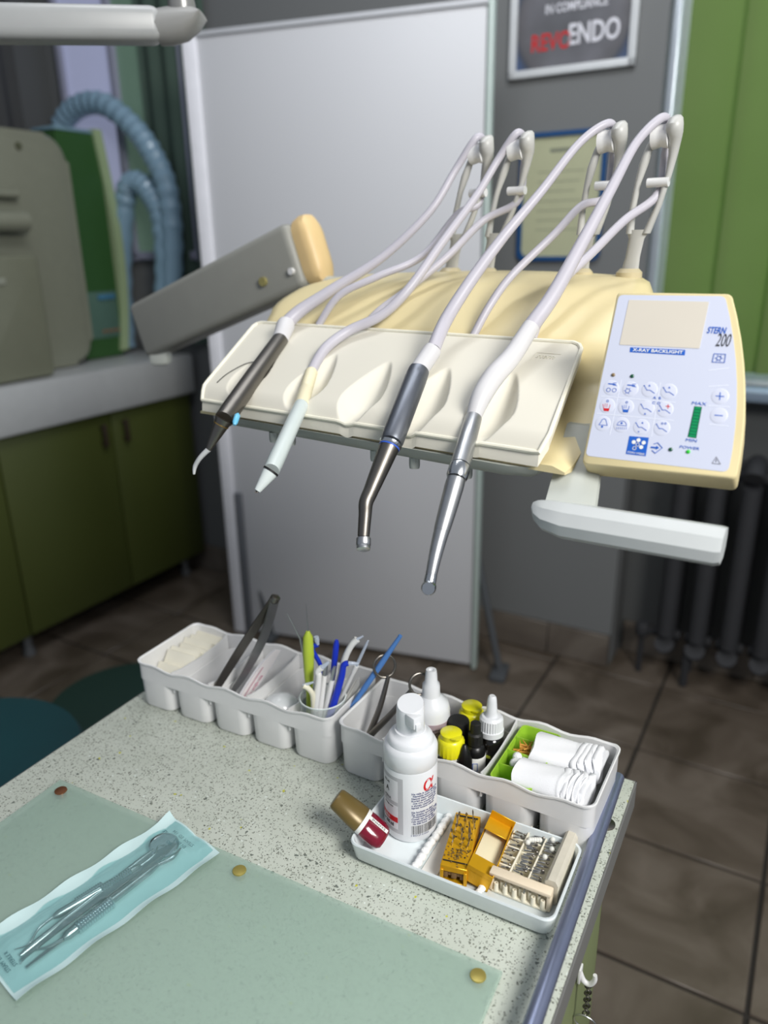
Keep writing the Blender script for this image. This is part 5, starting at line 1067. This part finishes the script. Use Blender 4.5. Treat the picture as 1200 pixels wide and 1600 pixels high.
# logo square
q = [onp(*q) for q in ((983.5, 681.5), (1014, 684), (1009, 713), (978, 709.5))]; bm = B(); prism(bm, q[::-1], .0003, .0005, PMt); sub('logo_plate', bm, blue)
for (x_, y_), fl in (((990.5, 691), 1), ((998, 688), 1), ((1006, 692), 1), ((1002, 699), 1), ((996.5, 695), 0), ((991.5, 700.5), 0)):
    sc2(x_, y_, .0016 if fl else .0013, wh, 16, bool(fl), wd=.0005, z=.0006)
x, y = onp(993.8, 708.5); textmesh(wh, 'STERN WEBER', .0023, PMt @ Mx.Translation((x, y, .0006)) @ Mx.Rotation(-.02, 4, 'Z'), ext=.00004, sx=.92); sub('printed_logo', wh, lbl, 'white emblem of circles')
# leds
for (x_, y_), m_ in (((958.5, 586), mat('led_amber', (130, 110, 80), .2, coat=.5)), ((988, 588), mat('led_green_dark', (10, 80, 55), .2, coat=.5)), ((1048, 702.5), MATS['led_green_dark']), ((1075.5, 706), mat('led_on', (40, 170, 50), .2, emit=.4))):
    x, y = onp(x_, y_); bm = B(); lathe(bm, [(.0016, .0002), (.0016, .0007), (.0012, .0012), (.0003, .0014)], 18, PMt @ Mx.Translation((x, y, 0))); sub('indicator_light', bm, m_)
q = [onp(*q) for q in ((1085, 635), (1097, 636), (1088, 685), (1074.5, 683))]; bm = B(); prism(bm, q[::-1], .0003, .0005, PMt); sub('level_display', bm, mat('level_dark', (8, 90, 66), .3))
bm = B(); a, b, c_, d = [V((*p, 0)) for p in q]
for k in range(10):
    t0_, t1_ = k / 10 + .012, (k + 1) / 10 - .012; P = [a.lerp(d, t0_).lerp(b.lerp(c_, t0_), .1), a.lerp(d, t0_).lerp(b.lerp(c_, t0_), .9), a.lerp(d, t1_).lerp(b.lerp(c_, t1_), .9), a.lerp(d, t1_).lerp(b.lerp(c_, t1_), .1)]
    prism(bm, [(p.x, p.y) for p in P][::-1], .0005, .0006, PMt)
sub('level_bars', bm, mat('level_green', (12, 140, 84), .3))
bm = B(); sp([(1119.5, 714), (1113, 724), (1126, 725.5)], bm, .0003, True); sp([(1119.5, 717.5), (1119, 722)], bm, .0004); sub('warning_mark', bm, mat('grey_ink', (120, 120, 128), .5))
# handle bar with bracket
hA = V((math.cos(math.radians(-31)), math.sin(math.radians(-31)), 0)); hB = V((-hA.y, hA.x, 0)); hO = aty(826, 800, .585)
HM = Mx((hA, hB, V((0, 0, 1)))).transposed().to_4x4(); HM.translation = hO
bm = B(); lo = []; HL = .148
for x, k, tw in ((0.0, .25, .045), (.004, .6, .038), (.012, .85, .022), (.03, 1, .0), (HL - .004, 1, 0), (HL, .93, 0)):
    P = []
    for y, z in [(-.014, -.012), (-.008, -.0165), (.010, -.0165), (.018, -.010), (.020, .0), (.016, .007), (.002, .0105), (-.009, .006), (-.0155, -.003)]:
        P.append(HM @ V((x, .004 + (y) * k + tw * .12, z * k + (1 - k) * .004)))
    lo.append(P)
loft(bm, lo); obj('handle_bar', bm, mat('handle_white', (190, 194, 194), .35), du, world=True, smooth=30, label='white grip bar below the control panel')
bm = B(); ka, kb = HM @ V((.030, .012, .0)), aty(918, 662, .66); lo = []
for t_ in (0, .3, .7, 1):
    c_ = ka.lerp(kb, t_); w_ = .020 - .004 * t_; lo.append([c_ + hA * x * w_ + hB * y * .008 for x, y in ((-1, -1), (.3, -1), (1, 0), (1, 1), (-1, 1))])
loft(bm, lo); box(bm, kb + hB * .03 + V((0, 0, -.012)), (.035, .05, .018), .004); obj('bracket', bm, greyp, du, world=True, smooth=30)
# ---- handpieces: hoses run handpiece -> roller -> unit
def hose(bm, pts, rad, k, ret, rr=.0058):
    rc, rs = whips[k]
    P = [uv_(*p) for p in pts] + [rc + V((0, 0, .0125)) - uB * .004 + V((0, 0, .004)), rc + uB * .0165 + V((0, 0, .006)), rc + uB * .016 + V((0, 0, -.018)), rs + V((0, 0, -.0115)) + uB * .004] + [uv_(*p) for p in ret]
    n = len(pts); Rr = list(rad) + [rad[-1]] * (len(P) - len(rad)); tube(bm, P, Rr, 14, 8)
HP = lambda *p: uv_(*p)
def hp_thing(label, p): return thing('handpiece', label, 'handpiece', p)
bores = []
# 1 scaler (leftmost)
t = hp_thing('dark metal scaler handpiece with curved white tip, leftmost on the mat', HP(350, 655, -.04)); a, b, c_ = HP(440, 528, .10), HP(350, 655, -.04), HP(326, 702, -.055)
bm = B(); rod(bm, a, b, [(.0088, 0), (.0096, .04), (.0104, .5), (.0106, .9), (.0100, 1)], 28); obj('body', bm, dsteel, t, world=True)
bm = B(); rod(bm, b, c_, [(.0098, 0), (.0086, .1), (.0080, .16), (.0046, .75), (.0030, 1)], 24); obj('nose_cone', bm, dsteel, t, world=True)
bm = B(); rod(bm, b.lerp(c_, .17), b.lerp(c_, .20), [(.0083, 0), (.0083, 1)], 24); obj('gold_ring', bm, mat('ring_gold', (180, 150, 90), .3, .9), t, world=True)
bm = B(); q = HP(364, 652, -.045); rod(bm, HP(372, 646, -.03), HP(366, 664, -.042), [(.001, 0), (.0032, .2), (.0030, .8), (.0015, 1)], 10); obj('blue_clip', bm, mat('clip_blue', (110, 190, 225), .3), t, world=True)
bm = B(); tube(bm, [c_, HP(313, 715, -.06), HP(305, 728, -.062), HP(303, 741, -.064)], [.0030, .0026, .0024, .0012], 12, 6); obj('tip', bm, mat('tip_grey', (206, 208, 208), .35), t, world=True)
bm = B(); rod(bm, HP(448, 504, .118), HP(438, 531, .097), [(.0098, 0), (.0112, .2), (.0100, .7), (.0098, 1)], 24); obj('coupling', bm, hosew, t, world=True)
bm = B(); hose(bm, [(447, 506, .117), (470, 485, .135), (520, 452, .165), (600, 400, .21), (672, 330, .25), (712, 265, .28)], [.0085, .0080, .0066, .0052, .0046, .0044], 0, [(715, 335, .28), (660, 400, .23), (590, 432, .185), (530, 462, .155), (498, 508, .14)]); obj('hose', bm, hosem, t, world=True)
# 2 syringe
t = hp_thing('slim pale grey syringe handpiece with cream ribbed collar and black ring', HP(425, 735, -.09)); a, b, c_, d = HP(487, 580, .06), HP(471, 633, .005), HP(424, 735, -.09), HP(402, 767, -.105)
bm = B(); prof = [(.0058, 0)]; [prof.extend([(.0070, .04 + k * .065), (.0062, .08 + k * .065)]) for k in range(8)]; prof += [(.0072, .58), (.0074, 1)]
rod(bm, a, b, prof, 24); obj('ribbed_collar', bm, mat('collar_cream', (226, 218, 186), .4), t, world=True)
bm = B(); rod(bm, b, c_, [(.0074, 0), (.0076, .05), (.0080, .9), (.0076, 1)], 24); obj('body', bm, mat('syringe_grey', (196, 206, 204), .3, coat=.3), t, world=True)
bm = B(); rod(bm, c_, c_.lerp(d, .08), [(.0078, 0), (.0078, 1)], 24); obj('black_ring', bm, blackr, t, world=True)
bm = B(); rod(bm, c_.lerp(d, .08), d, [(.0073, 0), (.0070, .1), (.0036, .9), (.0030, 1)], 24); obj('nozzle', bm, mat('nozzle_white', (218, 226, 224), .3, coat=.3), t, world=True)
bm = B()
for k in (-1, 1): rod(bm, d + uA * .001 * k, d + (d - c_).normalized() * .0022 + uA * .001 * k, [(.0007, 0), (.0007, 1)], 8)
obj('nozzle_pin', bm, dsteel, t, world=True)
bm = B(); hose(bm, [(487, 580, .06), (508, 545, .085), (545, 517, .115), (597, 492, .14), (640, 450, .165), (690, 380, .21), (745, 305, .26), (778, 250, .285)], [.0058, .0060, .0058, .0056, .0054, .0050, .0046, .0044], 1, [(755, 345, .28), (700, 400, .23), (640, 450, .19), (590, 488, .155), (562, 520, .14)]); obj('hose', bm, hosem, t, world=True)
# 3 micromotor with contra-angle
t = hp_thing('thick grey motor handpiece with bent contra angle head, third on the mat', HP(605, 700, -.025)); a, b, c_, d, e_ = HP(655, 578, .055), HP(611, 692, -.025), HP(572, 785, -.070), HP(568, 838, -.083), HP(568, 850, -.085)
bm = B(); rod(bm, a, b, [(.0082, 0), (.0104, .02), (.0108, .10), (.0106, .11), (.0110, .14), (.0110, .96), (.0100, 1)], 36); obj('motor', bm, motor, t, world=True)
bm = B(); dd = (c_ - b).normalized(); rod(bm, b, b + dd * .004, [(.0098, 0), (.0108, .2), (.0104, .9), (.010, 1)], 32); obj('chrome_ring', bm, chrome, t, world=True)
bm = B(); rod(bm, b + dd * .004, b + dd * .0055, [(.0097, 0), (.0097, 1)], 32); obj('blue_ring', bm, mat('ring_blue', (50, 90, 190), .35), t, world=True)
bm = B(); tube(bm, [b + dd * .0055, b.lerp(c_, .35), b.lerp(c_, .8), c_, c_.lerp(d, .35), d], [.0094, .0085, .0068, .0064, .0058, .0052], 28, 8); obj('contra_angle', bm, dsteel, t, world=True)
bm = B(); M = Mx.Translation(e_) @ rot_to(uA * .25 - uB * .35 + V((0, 0, -.45))); lathe(bm, [(.0055, -.006), (.0064, -.005), (.0064, .001), (.0057, .002), (.0060, .003), (.0060, .005), (.0035, .0062)], 28, M); obj('head', bm, steel, t, world=True)
bm = B(); rod(bm, HP(677, 545, .075), a, [(.0088, 0), (.0094, .15), (.0092, .95), (.0098, 1)], 28); obj('coupling', bm, hosew, t, world=True)
bm = B(); hose(bm, [(677, 546, .075), (697, 500, .11), (735, 440, .145), (785, 372, .185), (845, 300, .225), (905, 224, .268)], [.0072, .0070, .0064, .0056, .0048, .0043], 2, [(908, 322, .272), (866, 366, .235), (800, 430, .19), (765, 478, .16), (738, 528, .14)]); obj('hose', bm, hosem, t, world=True)
# 4 turbine
t = hp_thing('slim shiny steel turbine handpiece hanging lowest, rightmost on the mat', HP(715, 740, -.035)); a, b, b2, c_, d, e_ = HP(740, 652, .02), HP(719, 728, -.028), HP(713, 748, -.038), HP(690, 830, -.068), HP(674, 898, -.09), HP(670, 918, -.096)
bm = B(); rod(bm, a, b, [(.0072, 0), (.0078, .02), (.0082, .5), (.0088, 1)], 32); obj('coupler_sleeve', bm, steel, t, world=True)
bm = B(); rod(bm, b, b2, [(.0089, 0), (.0092, .08), (.0092, .8), (.0082, 1)], 32); obj('swivel', bm, chrome, t, world=True)
bm = B(); tube(bm, [b2, b2.lerp(c_, .15), b2.lerp(c_, .6), c_], [.0078, .0082, .0076, .0066], 28, 8); obj('body', bm, steel, t, world=True)
bm = B(); n = 34; P = [c_.lerp(d, k / n) + uB * -.0008 * math.sin(PI * k / n) for k in range(n + 1)]; tube(bm, P, [(.0066 - .0018 * k / n) * (1 if k % 2 else .955) for k in range(n + 1)], 28, 1); obj('grip', bm, steel, t, world=True)
bm = B(); tube(bm, [d, d.lerp(e_, .5), e_], [.0048, .0050, .0050], 20, 5); M = Mx.Translation(e_) @ rot_to(-uB * .8 + uA * .45 + V((0, 0, .25))); lathe(bm, [(.0045, -.009), (.0055, -.008), (.0060, -.002), (.0060, .003), (.0054, .0042), (.0052, .0048), (.0005, .005)], 28, M); obj('head', bm, chrome, t, world=True)
bm = B(); ab = (b - a); Mg = Mx((V.cross(ab.normalized(), pN).normalized(), ab.normalized(), pN)).transposed().to_4x4()
bm.free()
bm = B(); tube(bm, [a - (b - a).normalized() * .001, HP(752, 620, .034), HP(772, 588, .055), HP(800, 556, .08), HP(830, 510, .11)], [.0070, .0094, .0100, .0092, .0082], 24, 6); obj('boot', bm, hosew, t, world=True)
bm = B(); hose(bm, [(800, 556, .08), (830, 510, .11), (865, 460, .14), (912, 375, .185), (955, 295, .225), (995, 222, .265)], [.0080, .0080, .0074, .0064, .0054, .0046], 3, [(975, 345, .265), (925, 395, .22), (878, 440, .18), (850, 480, .158), (832, 528, .14)]); obj('hose', bm, hosem, t, world=True)
